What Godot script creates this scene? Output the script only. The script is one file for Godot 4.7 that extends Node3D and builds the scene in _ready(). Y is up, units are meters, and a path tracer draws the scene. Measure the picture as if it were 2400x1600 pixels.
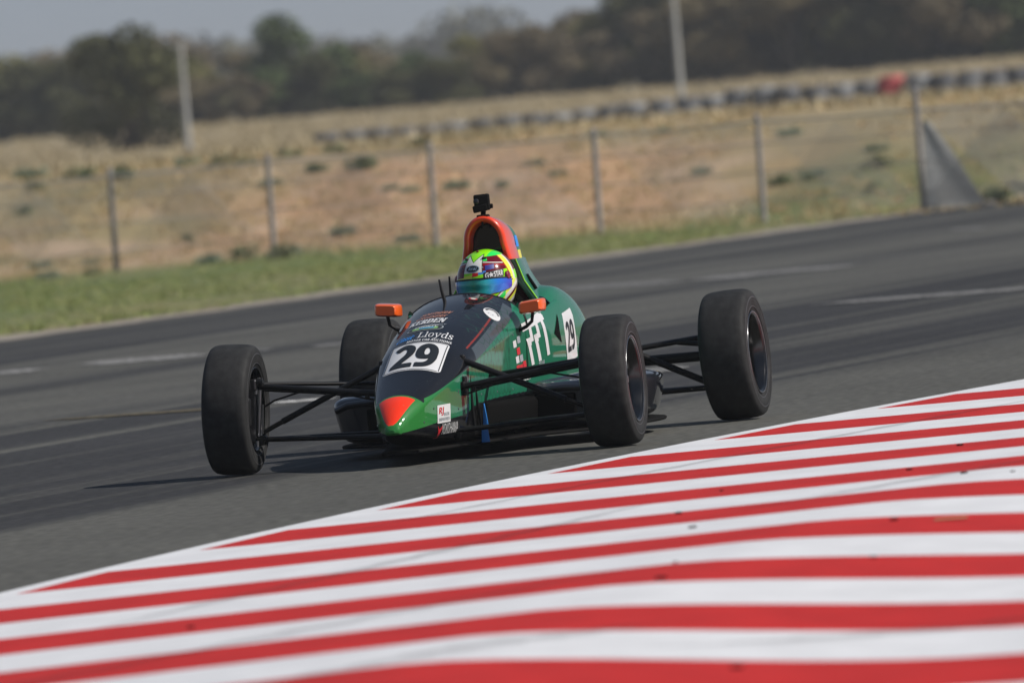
extends Node3D

const YAW := -12.8
const CAR_AT := Vector3(-0.38, 0.008, -51.88)
const K0 := Vector3(-1.708, 0.0, -40.56)      # a point on the kerb's track edge
const KD := Vector3(0.24013, 0.0, -0.97074)   # along the kerb
const KN := Vector3(0.97074, 0.0, 0.24013)    # across it, away from the track
const ORD := ["first", "second", "third", "fourth", "fifth", "sixth", "seventh", "eighth", "ninth", "tenth", "eleventh", "twelfth", "thirteenth", "fourteenth", "fifteenth", "sixteenth", "seventeenth", "eighteenth", "nineteenth", "twentieth", "twenty-first", "twenty-second", "twenty-third", "twenty-fourth", "twenty-fifth", "twenty-sixth", "twenty-seventh", "twenty-eighth", "twenty-ninth", "thirtieth", "thirty-first", "thirty-second", "thirty-third", "thirty-fourth", "thirty-fifth"]
var used := {}
var M := {}
var rng := RandomNumberGenerator.new()
var car: Node3D


# ---------------------------------------------------------------- nodes
func numbered(called: String) -> String:
	var n: int = used.get(called, 0)
	used[called] = n + 1
	return called if n == 0 else "%s_%03d" % [called, n]

func tag(o: Node3D, label: String, category := "", group := "", kind := "") -> Node3D:
	if label: o.set_meta("label", label)
	if category: o.set_meta("category", category)
	if group: o.set_meta("group", group)
	if kind: o.set_meta("kind", kind)
	return o

func thing(called: String, label: String, category: String, at := Vector3.ZERO, group := "") -> Node3D:
	var o := Node3D.new()
	o.name = numbered(called)
	add_child(o)
	o.position = at
	tag(o, label, category, group)
	return o

func obj(called: String, mesh: Mesh, mat: Material, parent: Node = null) -> MeshInstance3D:
	var o := MeshInstance3D.new()
	o.mesh = mesh
	o.material_override = mat
	if parent == null:
		o.name = numbered(called)
		add_child(o)
	else:
		o.name = called
		if parent.has_node(called):
			var k := 1
			while parent.has_node("%s_%03d" % [called, k]): k += 1
			o.name = "%s_%03d" % [called, k]
		parent.add_child(o, true)
	return o

func group_node(called: String, parent: Node, at := Vector3.ZERO) -> Node3D:
	var o := Node3D.new()
	o.name = called
	if parent.has_node(called):
		var k := 1
		while parent.has_node("%s_%03d" % [called, k]): k += 1
		o.name = "%s_%03d" % [called, k]
	parent.add_child(o, true)
	o.position = at
	return o

func copy(src: Node3D, label: String) -> Node3D:
	var c: Node3D = src.duplicate()
	var base := String(src.name)
	var r := RegEx.create_from_string("_[0-9]{3}$")
	c.name = numbered(r.sub(base, ""))
	add_child(c)
	c.set_meta("label", label)
	return c


# ---------------------------------------------------------------- meshes
func arr_mesh(v: PackedVector3Array, ix: PackedInt32Array, uv := PackedVector2Array(), col := PackedColorArray(), weld := {}) -> ArrayMesh:
	var n := PackedVector3Array()
	n.resize(v.size())
	for t in range(0, ix.size(), 3):
		var a := v[ix[t]]
		var f := (v[ix[t + 2]] - a).cross(v[ix[t + 1]] - a)
		n[ix[t]] += f
		n[ix[t + 1]] += f
		n[ix[t + 2]] += f
	for k in weld:
		var s: Vector3 = n[k] + n[weld[k]]
		n[k] = s
		n[weld[k]] = s
	for i in n.size():
		n[i] = n[i].normalized() if n[i].length_squared() > 1e-20 else Vector3.UP
	var a := []
	a.resize(Mesh.ARRAY_MAX)
	a[Mesh.ARRAY_VERTEX] = v
	a[Mesh.ARRAY_NORMAL] = n
	if uv.size(): a[Mesh.ARRAY_TEX_UV] = uv
	if col.size(): a[Mesh.ARRAY_COLOR] = col
	a[Mesh.ARRAY_INDEX] = ix
	var m := ArrayMesh.new()
	m.add_surface_from_arrays(Mesh.PRIMITIVE_TRIANGLES, a)
	return m

# rows of equal length; closed: the last point of a row meets its first (the seam is doubled for uv)
func grid(rows: Array, closed := false, caps := false, col := PackedColorArray(), up := Vector3.ZERO) -> ArrayMesh:
	var v := PackedVector3Array()
	var uv := PackedVector2Array()
	var ix := PackedInt32Array()
	var w: int = rows[0].size() + (1 if closed else 0)
	var weld := {}
	for i in rows.size():
		for j in w:
			v.append(rows[i][j % rows[i].size()])
			uv.append(Vector2(float(i) / (rows.size() - 1), float(j) / (w - 1)))
		if closed: weld[i * w] = i * w + w - 1
	for i in rows.size() - 1:
		for j in w - 1:
			var a := i * w + j
			ix.append_array([a, a + 1, a + w, a + 1, a + w + 1, a + w])
	if caps:
		for e in [0, rows.size() - 1]:
			var c := Vector3.ZERO
			for p in rows[e]: c += p
			c /= rows[e].size()
			var base := v.size()
			v.append(c)
			uv.append(Vector2(0.0 if e == 0 else 1.0, 0.5))
			for j in w:
				v.append(rows[e][j % rows[e].size()])
				uv.append(Vector2(0.0 if e == 0 else 1.0, float(j) / (w - 1)))
			for j in w - 1:
				ix.append_array([base, base + 2 + j, base + 1 + j] if e == 0 else [base, base + 1 + j, base + 2 + j])
	var flip := false
	if closed:
		var vol := 0.0
		var o := v[0]
		for t in range(0, ix.size(), 3):
			vol += (v[ix[t]] - o).dot((v[ix[t + 2]] - o).cross(v[ix[t + 1]] - o))
		flip = vol < 0.0
	elif up != Vector3.ZERO:
		var s := Vector3.ZERO
		for t in range(0, ix.size(), 3):
			s += (v[ix[t + 2]] - v[ix[t]]).cross(v[ix[t + 1]] - v[ix[t]])
		flip = s.dot(up) < 0.0
	if flip:
		for t in range(0, ix.size(), 3):
			var k := ix[t + 1]
			ix[t + 1] = ix[t + 2]
			ix[t + 2] = k
	return arr_mesh(v, ix, uv, col, weld)

func ring(c: Vector3, dir: Vector3, r1: float, r2: float, sides: int, up := Vector3.UP) -> PackedVector3Array:
	var x := dir.cross(up)
	if x.length() < 1e-3: x = dir.cross(Vector3.RIGHT)
	x = x.normalized()
	var y := x.cross(dir).normalized()
	var p := PackedVector3Array()
	for k in sides:
		var a := TAU * k / sides
		p.append(c + x * cos(a) * r1 + y * sin(a) * r2)
	return p

func tube(pts: Array, r: float, r_end := -1.0, sides := 10, flat := 1.0) -> ArrayMesh:
	var rows := []
	for i in pts.size():
		var d: Vector3 = (pts[mini(i + 1, pts.size() - 1)] - pts[maxi(i - 1, 0)]).normalized()
		var rr := r if r_end < 0 else lerpf(r, r_end, float(i) / (pts.size() - 1))
		rows.append(ring(pts[i], d, rr, rr * flat, sides))
	return grid(rows, true, true)

func lathe(profile: Array, segs := 48) -> ArrayMesh:   # Vector2(x, radius) round the x axis, closed profile
	var rows := []
	for i in profile.size() + 1:
		var p: Vector2 = profile[i % profile.size()]
		var row := PackedVector3Array()
		for k in segs:
			var a := TAU * k / segs
			row.append(Vector3(p.x, p.y * cos(a), p.y * sin(a)))
		rows.append(row)
	return grid(rows, true)

func rbox(size: Vector3, r: float, n := 3) -> ArrayMesh:
	var v := PackedVector3Array()
	var ix := PackedInt32Array()
	var h := size / 2
	for f in 6:
		var ax := f / 2
		var s := 1.0 if f % 2 else -1.0
		var coords := [-1.0]
		for k in range(1, n + 1): coords.append(-1.0 + float(k) / n)
		var cs := []
		for k in n + 1: cs.append([0, float(k) / n])
		for k in n + 1: cs.append([1, float(k) / n])
		var base := v.size()
		var w := cs.size()
		var b := (ax + 1) % 3
		var c := (ax + 2) % 3
		for i in w:
			for j in w:
				var p := Vector3.ZERO
				p[ax] = s * h[ax]
				p[b] = (-h[b] + r * cs[i][1]) if cs[i][0] == 0 else (h[b] - r + r * cs[i][1])
				p[c] = (-h[c] + r * cs[j][1]) if cs[j][0] == 0 else (h[c] - r + r * cs[j][1])
				var q := p.clamp(-h + Vector3.ONE * r, h - Vector3.ONE * r)
				v.append(q + (p - q).normalized() * r if p != q else p)
		for i in w - 1:
			for j in w - 1:
				var a := base + i * w + j
				if s > 0: ix.append_array([a, a + 1, a + w, a + 1, a + w + 1, a + w])
				else: ix.append_array([a, a + w, a + 1, a + 1, a + w, a + w + 1])
	return arr_mesh(v, ix)

func joined(parts: Array) -> ArrayMesh:   # [mesh, transform] pairs
	var st := SurfaceTool.new()
	st.begin(Mesh.PRIMITIVE_TRIANGLES)
	for p in parts: st.append_from(p[0], 0, p[1])
	return st.commit()

func at(p: Vector3, turn := Vector3.ZERO, s := Vector3.ONE) -> Transform3D:
	return Transform3D(Basis.from_euler(turn) * Basis.from_scale(s), p)

func rod(a: Vector3, b: Vector3, r: float, flat := 1.0, sides := 10) -> ArrayMesh:
	return tube([a, a.lerp(b, 0.5), b], r, r, sides, flat)

func curve(keys: Array, z: float) -> float:   # keys: [z, value], z falling; smooth between
	if z >= keys[0][0]: return keys[0][1]
	for i in keys.size() - 1:
		if z >= keys[i + 1][0]:
			var t: float = (z - keys[i][0]) / (keys[i + 1][0] - keys[i][0])
			var a: float = keys[maxi(i - 1, 0)][1]
			var d: float = keys[mini(i + 2, keys.size() - 1)][1]
			var za: float = keys[maxi(i - 1, 0)][0]
			var zd: float = keys[mini(i + 2, keys.size() - 1)][0]
			var h: float = keys[i + 1][0] - keys[i][0]
			var m0: float = 0.0 if i == 0 else (keys[i + 1][1] - a) / (keys[i + 1][0] - za) * h
			var m1: float = 0.0 if i + 2 >= keys.size() else (d - keys[i][1]) / (zd - keys[i][0]) * h
			if i == 0: m0 = keys[1][1] - keys[0][1]
			if i + 2 >= keys.size(): m1 = keys[i + 1][1] - keys[i][1]
			var t2 := t * t
			var t3 := t2 * t
			return (2 * t3 - 3 * t2 + 1) * keys[i][1] + (t3 - 2 * t2 + t) * m0 + (-2 * t3 + 3 * t2) * keys[i + 1][1] + (t3 - t2) * m1
	return keys[-1][1]


# ---------------------------------------------------------------- flat print laid on a curved panel
func flat_tris(poly: PackedVector2Array) -> PackedVector2Array:
	var out := PackedVector2Array()
	for k in Geometry2D.triangulate_polygon(poly): out.append(poly[k])
	return out

func rrect(w: float, h: float, r: float, skew := 0.0) -> PackedVector2Array:
	var p := PackedVector2Array()
	for c in [[1, 1, 0.0], [-1, 1, 90.0], [-1, -1, 180.0], [1, -1, 270.0]]:
		for k in 6:
			var a := deg_to_rad(c[2] + 18.0 * k)
			var q := Vector2(c[0] * (w / 2 - r) + cos(a) * r, c[1] * (h / 2 - r) + sin(a) * r)
			p.append(Vector2(q.x + skew * q.y, q.y))
	return p

func oval(a: float, b: float, n := 28) -> PackedVector2Array:
	var p := PackedVector2Array()
	for k in n: p.append(Vector2(a * cos(TAU * k / n), b * sin(TAU * k / n)))
	return p

func words(s: String, h: float, width := 0.0, bold := true, serif := false, skew := 0.0) -> PackedVector2Array:
	var f := SystemFont.new()
	f.font_names = PackedStringArray(["Droid Serif" if serif else "Droid Sans"])
	f.font_weight = 700 if bold else 400
	var tm := TextMesh.new()
	tm.font = f
	tm.text = s
	tm.font_size = 48
	tm.pixel_size = 0.01
	tm.depth = 0.0
	tm.curve_step = 1.5
	var a := tm.get_mesh_arrays()
	var src: PackedVector3Array = a[0]
	var ids: PackedInt32Array = a[Mesh.ARRAY_INDEX] if a[Mesh.ARRAY_INDEX] != null else PackedInt32Array(range(src.size()))
	var lo := Vector2(1e9, 1e9)
	var hi := -lo
	for p in src:
		lo = lo.min(Vector2(p.x, p.y))
		hi = hi.max(Vector2(p.x, p.y))
	var k := h / (hi.y - lo.y)
	var kx := k if width == 0.0 else width / (hi.x - lo.x)
	var out := PackedVector2Array()
	for i in ids:
		var p := Vector2((src[i].x - (lo.x + hi.x) / 2) * kx, (src[i].y - (lo.y + hi.y) / 2) * k)
		out.append(Vector2(p.x + skew * p.y, p.y))
	return out

func moved(tris: PackedVector2Array, by: Vector2, turn := 0.0) -> PackedVector2Array:
	var out := PackedVector2Array()
	for p in tris: out.append(p.rotated(turn) + by)
	return out

func print_on(target: TriangleMesh, tris: PackedVector2Array, o: Vector3, right: Vector3, up: Vector3, lift := 0.0015, most := 0.02) -> ArrayMesh:
	right = right.normalized()
	up = (up - right * up.dot(right)).normalized()
	var out := right.cross(up)
	var todo := []
	for t in range(0, tris.size(), 3): todo.append([tris[t], tris[t + 1], tris[t + 2]])
	var v := PackedVector3Array()
	var ix := PackedInt32Array()
	var at_of := {}
	while todo.size():
		var t: Array = todo.pop_back()
		var l := [t[0].distance_to(t[1]), t[1].distance_to(t[2]), t[2].distance_to(t[0])]
		var k := l.find(l.max())
		if l[k] > most:
			var a: Vector2 = t[k]
			var b: Vector2 = t[(k + 1) % 3]
			var c: Vector2 = t[(k + 2) % 3]
			var m := (a + b) / 2
			todo.append([a, m, c])
			todo.append([m, b, c])
			continue
		var ids := []
		for p in t:
			var key := Vector2i(roundi(p.x * 2e5), roundi(p.y * 2e5))
			if not at_of.has(key):
				var w: Vector3 = o + right * p.x + up * p.y
				var hit := target.intersect_ray(w + out * 0.4, -out)
				if hit:
					var nn: Vector3 = hit.normal
					if nn.dot(out) < 0: nn = -nn
					at_of[key] = v.size()
					v.append(hit.position + nn * lift * 0.3 + out * lift * 0.7)
				else:
					at_of[key] = -1
			ids.append(at_of[key])
		if ids.min() < 0: continue
		if (v[ids[2]] - v[ids[0]]).cross(v[ids[1]] - v[ids[0]]).dot(out) < 0: ids = [ids[0], ids[2], ids[1]]
		ix.append_array(ids)
	return arr_mesh(v, ix) if ix.size() else ArrayMesh.new()


# ---------------------------------------------------------------- materials
func mat(c: Color, rough := 0.7, metal := 0.0, coat := 0.0) -> StandardMaterial3D:   # c in linear light
	var m := StandardMaterial3D.new()
	m.albedo_color = c.linear_to_srgb()
	m.roughness = rough
	m.metallic = metal
	if coat > 0:
		m.clearcoat_enabled = true
		m.clearcoat = coat
		m.clearcoat_roughness = 0.04
	return m

func noise(seed_: int, freq: float, oct := 4, kind := FastNoiseLite.TYPE_SIMPLEX_SMOOTH) -> FastNoiseLite:
	var n := FastNoiseLite.new()
	n.seed = seed_
	n.frequency = freq
	n.noise_type = kind
	n.fractal_octaves = oct
	return n

func noise_tex(n: FastNoiseLite, lo: Color, hi: Color, size := 512, bump := 0.0) -> NoiseTexture2D:
	var t := NoiseTexture2D.new()
	t.noise = n
	t.width = size
	t.height = size
	t.seamless = true
	if bump > 0:
		t.as_normal_map = true
		t.bump_strength = bump
	else:
		var g := Gradient.new()
		g.set_color(0, lo)
		g.set_color(1, hi)
		t.color_ramp = g
	return t

func worn(c: Color, rough: float, seed_: int, scale: Vector3, low := 0.8, bump := 0.0) -> StandardMaterial3D:
	var m := mat(c, rough)
	m.albedo_texture = noise_tex(noise(seed_, 0.012, 5), Color(low, low, low), Color.WHITE)
	m.uv1_triplanar = true
	m.uv1_world_triplanar = true
	m.uv1_scale = scale
	if bump > 0:
		m.normal_enabled = true
		m.normal_texture = noise_tex(noise(seed_ + 1, 0.05, 4), Color.BLACK, Color.WHITE, 512, bump)
	return m

# a picture of a panel's paint: shade(point on the panel) at every texel
func paint(rows: Array, w: int, h: int, shade: Callable) -> ImageTexture:
	var bytes := PackedByteArray()
	bytes.resize(w * h * 3)
	var n: int = rows[0].size()
	var chips := noise(77, 75.0, 2)
	for y in h:
		var fj := (y + 0.5) / h * n
		var j := int(fj) % n
		var tj := fj - floorf(fj)
		var j2 := (j + 1) % n
		for x in w:
			var fi := (x + 0.5) / w * (rows.size() - 1)
			var i := mini(int(fi), rows.size() - 2)
			var ti := fi - i
			var a: Vector3 = rows[i][j].lerp(rows[i][j2], tj)
			var b: Vector3 = rows[i + 1][j].lerp(rows[i + 1][j2], tj)
			var at_: Vector3 = a.lerp(b, ti)
			var c: Color = shade.call(at_)
			if chips.get_noise_3d(at_.x, at_.y, at_.z) > 0.70: c = c.lerp(Color(0.5, 0.5, 0.47), 0.55)   # stone chips and stuck grit
			var k := (y * w + x) * 3
			bytes[k] = int(c.r * 255)
			bytes[k + 1] = int(c.g * 255)
			bytes[k + 2] = int(c.b * 255)
	return ImageTexture.create_from_image(Image.create_from_data(w, h, false, Image.FORMAT_RGB8, bytes))

func painted(t: Texture2D, rough := 0.45, metal := 0.0, coat := 0.8) -> StandardMaterial3D:
	var m := mat(Color.WHITE, rough, metal, coat)
	m.albedo_texture = t
	m.texture_repeat = false
	m.metallic_specular = 0.22
	return m

func lin(r: float, g: float, b: float) -> Color:   # linear numbers to the sRGB colour that a texture holds
	return Color(r, g, b).linear_to_srgb()

func make_materials() -> void:
	M.rubber = worn(Color(0.040, 0.041, 0.042), 0.66, 31, Vector3.ONE * 3.0, 0.68, 0.6)
	M.rubber.metallic_specular = 0.27
	M.sidewall = mat(Color(0.045, 0.045, 0.047), 0.45)
	M.arm = mat(Color(0.007, 0.007, 0.0075), 0.45)
	M.black = mat(Color(0.010, 0.011, 0.014), 0.35, 0.0, 0.9)
	M.dark = mat(Color(0.012, 0.012, 0.012), 0.7)
	M.void = mat(Color(0.006, 0.006, 0.006), 0.9)
	for m in [M.dark, M.void]: m.metallic_specular = 0.12
	M.arm.metallic_specular = 0.35
	M.steel = mat(Color(0.45, 0.45, 0.46), 0.3, 1.0)
	M.gun = mat(Color(0.09, 0.09, 0.095), 0.38, 0.9)
	M.orange = mat(Color(0.86, 0.062, 0.012), 0.3, 0.0, 1.0)
	M.mirror_orange = mat(Color(0.90, 0.125, 0.008), 0.28, 0.0, 1.0)
	M.white = mat(Color(0.74, 0.75, 0.76), 0.4, 0.0, 0.5)
	M.ink = mat(Color(0.012, 0.015, 0.018), 0.45)
	M.grey_print = mat(Color(0.33, 0.37, 0.40), 0.45)
	M.red = mat(Color(0.55, 0.02, 0.03), 0.45)
	M.copper = mat(Color(0.45, 0.20, 0.13), 0.45)
	M.lime = mat(Color(0.25, 0.50, 0.18), 0.45)
	M.blue = mat(Color(0.03, 0.26, 0.75), 0.45)
	M.yellow = mat(Color(0.70, 0.62, 0.10), 0.4)
	M.neon = mat(Color(0.30, 0.85, 0.02), 0.3, 0.0, 1.0)
	M.glass = mat(Color(0.75, 0.78, 0.8), 0.03, 1.0)
	M.suit = mat(Color(0.015, 0.016, 0.02), 0.85)


# ---------------------------------------------------------------- kerb
func edge_w(s: float) -> float:
	return -0.25 * (1.0 - pow((s - 8.0) / 8.3, 2.0))

func kerb_h(s: float, w: float) -> float:
	var a := clampf(0.031 - 0.0015 * (s - 0.5), 0.013, 0.055)   # the ramp is steeper towards the near end
	var crest := a * 2.95
	if w < 2.95: return 0.010 + (a * w * (w / (w + 0.12))) * 0.96
	return lerpf(crest * 0.94 + 0.010, 0.055, smoothstep(0.0, 1.0, clampf((w - 2.9) / 1.5, 0, 1))) if w < 6.0 else 0.055 - (w - 6.0) * 0.03

func kerb_point(s: float, w: float, lift := 0.0) -> Vector3:
	return K0 + KD * s + KN * (edge_w(s) + w) + Vector3.UP * (kerb_h(s, w) + lift)

func kerb_sheet(s0: float, s1: float, w0: float, w1: float, ns: int, nw: int) -> ArrayMesh:   # a block: its top and four sides with sharp edges
	var rows := []
	for j in nw + 1:
		var row := PackedVector3Array()
		for i in ns + 1: row.append(kerb_point(lerpf(s0, s1, float(i) / ns), lerpf(w0, w1, float(j) / nw)))
		rows.append(row)
	var parts := [[grid(rows, false, false, PackedColorArray(), Vector3.UP), Transform3D()]]
	var first := PackedVector3Array()
	var last := PackedVector3Array()
	for r in rows:
		first.append(r[0])
		last.append(r[-1])
	for q in [[rows[0], -KN], [rows[-1], KN], [first, -KD], [last, KD]]:
		var low := PackedVector3Array()
		for v in q[0]: low.append(Vector3(v.x, minf(v.y - 0.05, -0.03), v.z))
		parts.append([grid([q[0], low], false, false, PackedColorArray(), q[1]), Transform3D()])
	return joined(parts)

func build_kerb() -> void:
	var k := thing("kerb", "long low racetrack kerb painted in red and white bands", "kerb", K0)
	k.set_meta("kind", "structure")
	var red := worn(Color(0.58, 0.028, 0.024), 0.6, 5, Vector3(0.5, 0.5, 0.22), 0.90)
	var white := worn(Color(0.80, 0.815, 0.838), 0.55, 8, Vector3(0.5, 0.5, 0.22), 0.93)
	for m in [red, white]: m.metallic_specular = 0.2
	var inv := Transform3D(Basis(), -K0)
	obj("white_border", joined([[kerb_sheet(-14.0, 44.0, 0.0, 0.11, 90, 2), inv]]), white, k)
	for n in range(-5, 16):
		var s := -0.19 + 2.75 * n
		obj("red_band", joined([[kerb_sheet(s, s + 1.37, 0.111, 7.5, 4, 60), inv]]), red, k)
		obj("white_band", joined([[kerb_sheet(s + 1.371, s + 2.749, 0.111, 7.5, 4, 60), inv]]), white, k)
	# crumbs of tyre rubber
	var crumb_mesh := rbox(Vector3(0.024, 0.008, 0.03), 0.004, 2)
	var first: Node3D = null
	var spots := [[6.32, 1.85], [3.50, 2.26], [2.27, 2.71], [3.25, 1.65], [0.96, 2.03], [-0.87, 2.50], [-4.46, 3.85], [-4.37, 3.26], [-5.45, 3.47], [1.91, 2.95], [-1.89, 3.36], [-5.23, 2.07], [-10.17, 4.75]]
	for p in spots:
		var l := "small dark crumb of tyre rubber lying on the red and white kerb"
		var o: Node3D = tag(obj("rubber_crumb", crumb_mesh, M.dark), l, "rubber crumb", "rubber crumbs on the kerb") if first == null else copy(first, l)
		if first == null: first = o
		o.position = kerb_point(p[0], p[1] - edge_w(p[0]), 0.003)
		o.rotation = Vector3(0, rng.randf() * TAU, 0)
		o.scale = Vector3.ONE * rng.randf_range(0.4, 1.0)
	# faint smears of rubber where cars have run over the kerb
	var scuff := mat(Color(0.05, 0.045, 0.045, 0.20), 0.9)
	scuff.albedo_color.a = 0.20
	scuff.transparency = BaseMaterial3D.TRANSPARENCY_ALPHA
	for q in [[-10.5, 0.9, -4.0, 2.9, 0.09], [-9.5, 3.4, -6.2, 5.4, 0.12], [-11.5, 2.0, -8.0, 3.4, 0.10], [-5.0, 1.2, 3.0, 1.7, 0.06], [0.0, 2.3, 7.0, 3.4, 0.07], [-7.5, 4.2, -5.0, 6.0, 0.10], [2.0, 0.5, 14.0, 1.0, 0.05]]:
		var rows := []
		for i in 41:
			var t := i / 40.0
			var hw: float = q[4] * clampf(minf(t, 1.0 - t) * 4.0, 0.03, 1.0) * (0.75 + 0.25 * sin(i * 2.3))
			var ss: float = lerpf(q[0], q[2], t)
			var ww: float = lerpf(q[1], q[3], t) + 0.10 * sin(t * 3.0)
			rows.append(PackedVector3Array([kerb_point(ss, ww - hw, 0.003) - K0, kerb_point(ss, ww, 0.003) - K0, kerb_point(ss, ww + hw, 0.003) - K0]))
		obj("rubber_smear", grid(rows, false, false, PackedColorArray(), Vector3.UP), scuff, k)
	var leaf := tag(obj("dry_leaf", rbox(Vector3(0.10, 0.005, 0.05), 0.002, 2), mat(Color(0.5, 0.3, 0.16), 0.8)), "tan dry leaf lying on a red band of the kerb", "leaf")
	leaf.position = kerb_point(-2.01, 3.56 - edge_w(-2.01), 0.005)


# ---------------------------------------------------------------- road and land
func build_road() -> void:
	var W := 2048
	var H := 1024
	var coarse := noise(3, 0.012, 4)
	var streak := noise(4, 0.035, 5)
	var fine := noise(9, 0.35, 2)
	var im_c := coarse.get_image(W, H / 4)
	var im_s := streak.get_image(W / 32, H)     # one column holds for 32 texels along the road: long streaks
	im_s.resize(W, H, Image.INTERPOLATE_CUBIC)
	im_c.resize(W, H, Image.INTERPOLATE_BILINEAR)
	var im_f := fine.get_image(W, H)
	var im_b := noise(12, 0.02, 3).get_image(W / 16, H)
	im_b.resize(W, H, Image.INTERPOLATE_CUBIC)
	for im in [im_c, im_s, im_f, im_b]: im.convert(Image.FORMAT_L8)
	var c := im_c.get_data()
	var s := im_s.get_data()
	var f := im_f.get_data()
	var b2 := im_b.get_data()
	var bytes := PackedByteArray()
	bytes.resize(W * H * 3)
	# rubber laid down by tyres, across the road: [distance from the kerb, how dark]
	var lines := [[1.0, 0.0], [-0.6, 0.02], [-1.6, 0.06], [-2.1, 0.80], [-2.8, 0.95], [-3.4, 0.70], [-4.2, 1.0], [-5.0, 0.80], [-5.8, 1.0], [-6.5, 0.45], [-7.3, 0.05], [-8.5, 0.0], [-9.0, 0.75], [-9.35, 0.6], [-9.8, 0.05], [-11.0, 0.15], [-12.0, 0.85], [-12.9, 0.6], [-14.0, 0.7], [-16.0, 0.7]]
	for y in H:
		var w := 1.0 - 16.0 * (y + 0.5) / H
		var base := clampf(curve(lines, w), 0.0, 1.0)
		for x in W:
			var i := y * W + x
			var st := s[i] / 255.0 - 0.5
			var k := clampf(base + st * 2.3 * (0.2 + base) + (b2[i] / 255.0 - 0.5) * 0.55, 0.0, 1.0)
			var g := 1.0 + (f[i] / 255.0 - 0.5) * 0.85 + (c[i] / 255.0 - 0.5) * 0.3
			var r := lerpf(0.096, 0.038, k) * g
			bytes[i * 3] = int(sqrt(r) * 255 * 1.0)
			bytes[i * 3 + 1] = int(sqrt(lerpf(0.0962, 0.0388, k) * g) * 255)
			bytes[i * 3 + 2] = int(sqrt(lerpf(0.087, 0.0405, k) * g) * 255)
	# the bytes hold square roots of linear values: close to sRGB, put right here
	var lut := PackedByteArray()
	for i in 256: lut.append(int(roundf(Color(pow(i / 255.0, 2), 0, 0).linear_to_srgb().r * 255)))
	for i in bytes.size(): bytes[i] = lut[bytes[i]]
	var m := mat(Color.WHITE, 0.86)
	m.metallic_specular = 0.3
	m.albedo_texture = ImageTexture.create_from_image(Image.create_from_data(W, H, false, Image.FORMAT_RGB8, bytes))
	m.texture_repeat = false
	var rows := []
	for i in 41:
		var row := PackedVector3Array()
		for w in [-15.0, -11.0, -7.0, -3.0, 1.0]:
			row.append(K0 + KD * lerpf(-20.0, 100.0, i / 40.0) + KN * (w if w > -15 else -14.6))
		rows.append(row)
	var mesh := grid(rows, false, false, PackedColorArray(), Vector3.UP)
	var a := mesh.surface_get_arrays(0)
	var uv: PackedVector2Array = a[Mesh.ARRAY_TEX_UV]
	for i in uv.size():
		var q: Vector3 = a[Mesh.ARRAY_VERTEX][i] - K0
		uv[i] = Vector2((q.dot(KD) + 20.0) / 120.0, (1.0 - q.dot(KN)) / 16.0)
	a[Mesh.ARRAY_TEX_UV] = uv
	mesh = ArrayMesh.new()
	mesh.add_surface_from_arrays(Mesh.PRIMITIVE_TRIANGLES, a)
	tag(obj("road", mesh, m), "grey asphalt racetrack with dark bands of tyre rubber", "", "", "structure")
	# the road goes on, out of the picture
	var far_m := worn(Color(0.07, 0.07, 0.068), 0.9, 14, Vector3.ONE * 0.3)
	for e in [[100.0, 300.0], [-60.0, -20.0]]:
		tag(obj("road", grid([PackedVector3Array([K0 + KD * e[0] + KN * -14.6, K0 + KD * e[0] + KN]), PackedVector3Array([K0 + KD * e[1] + KN * -14.6, K0 + KD * e[1] + KN])], false, false, PackedColorArray(), Vector3.UP), far_m), "", "", "", "structure")
	# pale worn edge strip beside the grass
	var rr := []
	for i in 200:
		var sd := lerpf(20.0, 110.0, i / 199.0)
		var wob := 0.10 * sin(sd * 0.7) + 0.08 * sin(sd * 1.9 + 1.0)
		rr.append(PackedVector3Array([K0 + KD * sd + KN * (-14.28 + 0.05 * sin(sd * 2.3)) + Vector3.UP * 0.005, K0 + KD * sd + KN * (-14.75 + wob) + Vector3.UP * 0.006]))
	tag(obj("road_edge", grid(rr, false, false, PackedColorArray(), Vector3.UP), worn(Color(0.46, 0.41, 0.34), 0.9, 15, Vector3.ONE * 1.5, 0.6)), "", "", "", "structure")
	# worn paint on the asphalt: [x0, z0, x1, z1, depth along the view, tone]
	var marks := [[-3.6, -79.5, -2.93, -79.5, 1.2, 0.26], [-2.77, -80.1, -1.9, -79.8, 1.3, 0.25], [-1.72, -79.85, -1.5, -79.9, 1.0, 0.13], [-1.28, -79.6, -0.95, -79.65, 1.0, 0.16], [0.3, -94.3, 1.35, -93.4, 2.0, 0.16], [1.3, -93.4, 2.68, -94.1, 1.6, 0.20], [1.9, -79.45, 3.6, -78.8, 1.0, 0.2], [0.62, -64.7, 0.9, -64.95, 1.2, 0.2], [-1.28, -64.7, -0.92, -64.6, 0.5, 0.5], [-2.44, -65.1, -1.3, -64.4, 0.45, 0.15], [3.84, -108.9, 4.15, -108.4, 1.6, 0.16]]
	for q in marks:
		var a0 := Vector3(q[0], 0, q[1])
		var b0 := Vector3(q[2], 0, q[3])
		var up := PackedVector3Array()
		var dn := PackedVector3Array()
		for i in 25:
			var t := i / 24.0
			var taper := clampf(minf(t, 1.0 - t) * 5.0, 0.12, 1.0)
			var p := a0.lerp(b0, t) + Vector3.UP * 0.005
			up.append(p + Vector3(0, 0, -q[4] * taper * rng.randf_range(0.35, 0.6)))
			dn.append(p + Vector3(0, 0, q[4] * taper * rng.randf_range(0.35, 0.6)))
		var tint := Color(q[5], q[5], q[5] * 0.97) * 1.6 if q[4] != 0.45 else Color(0.17, 0.14, 0.075)
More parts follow.
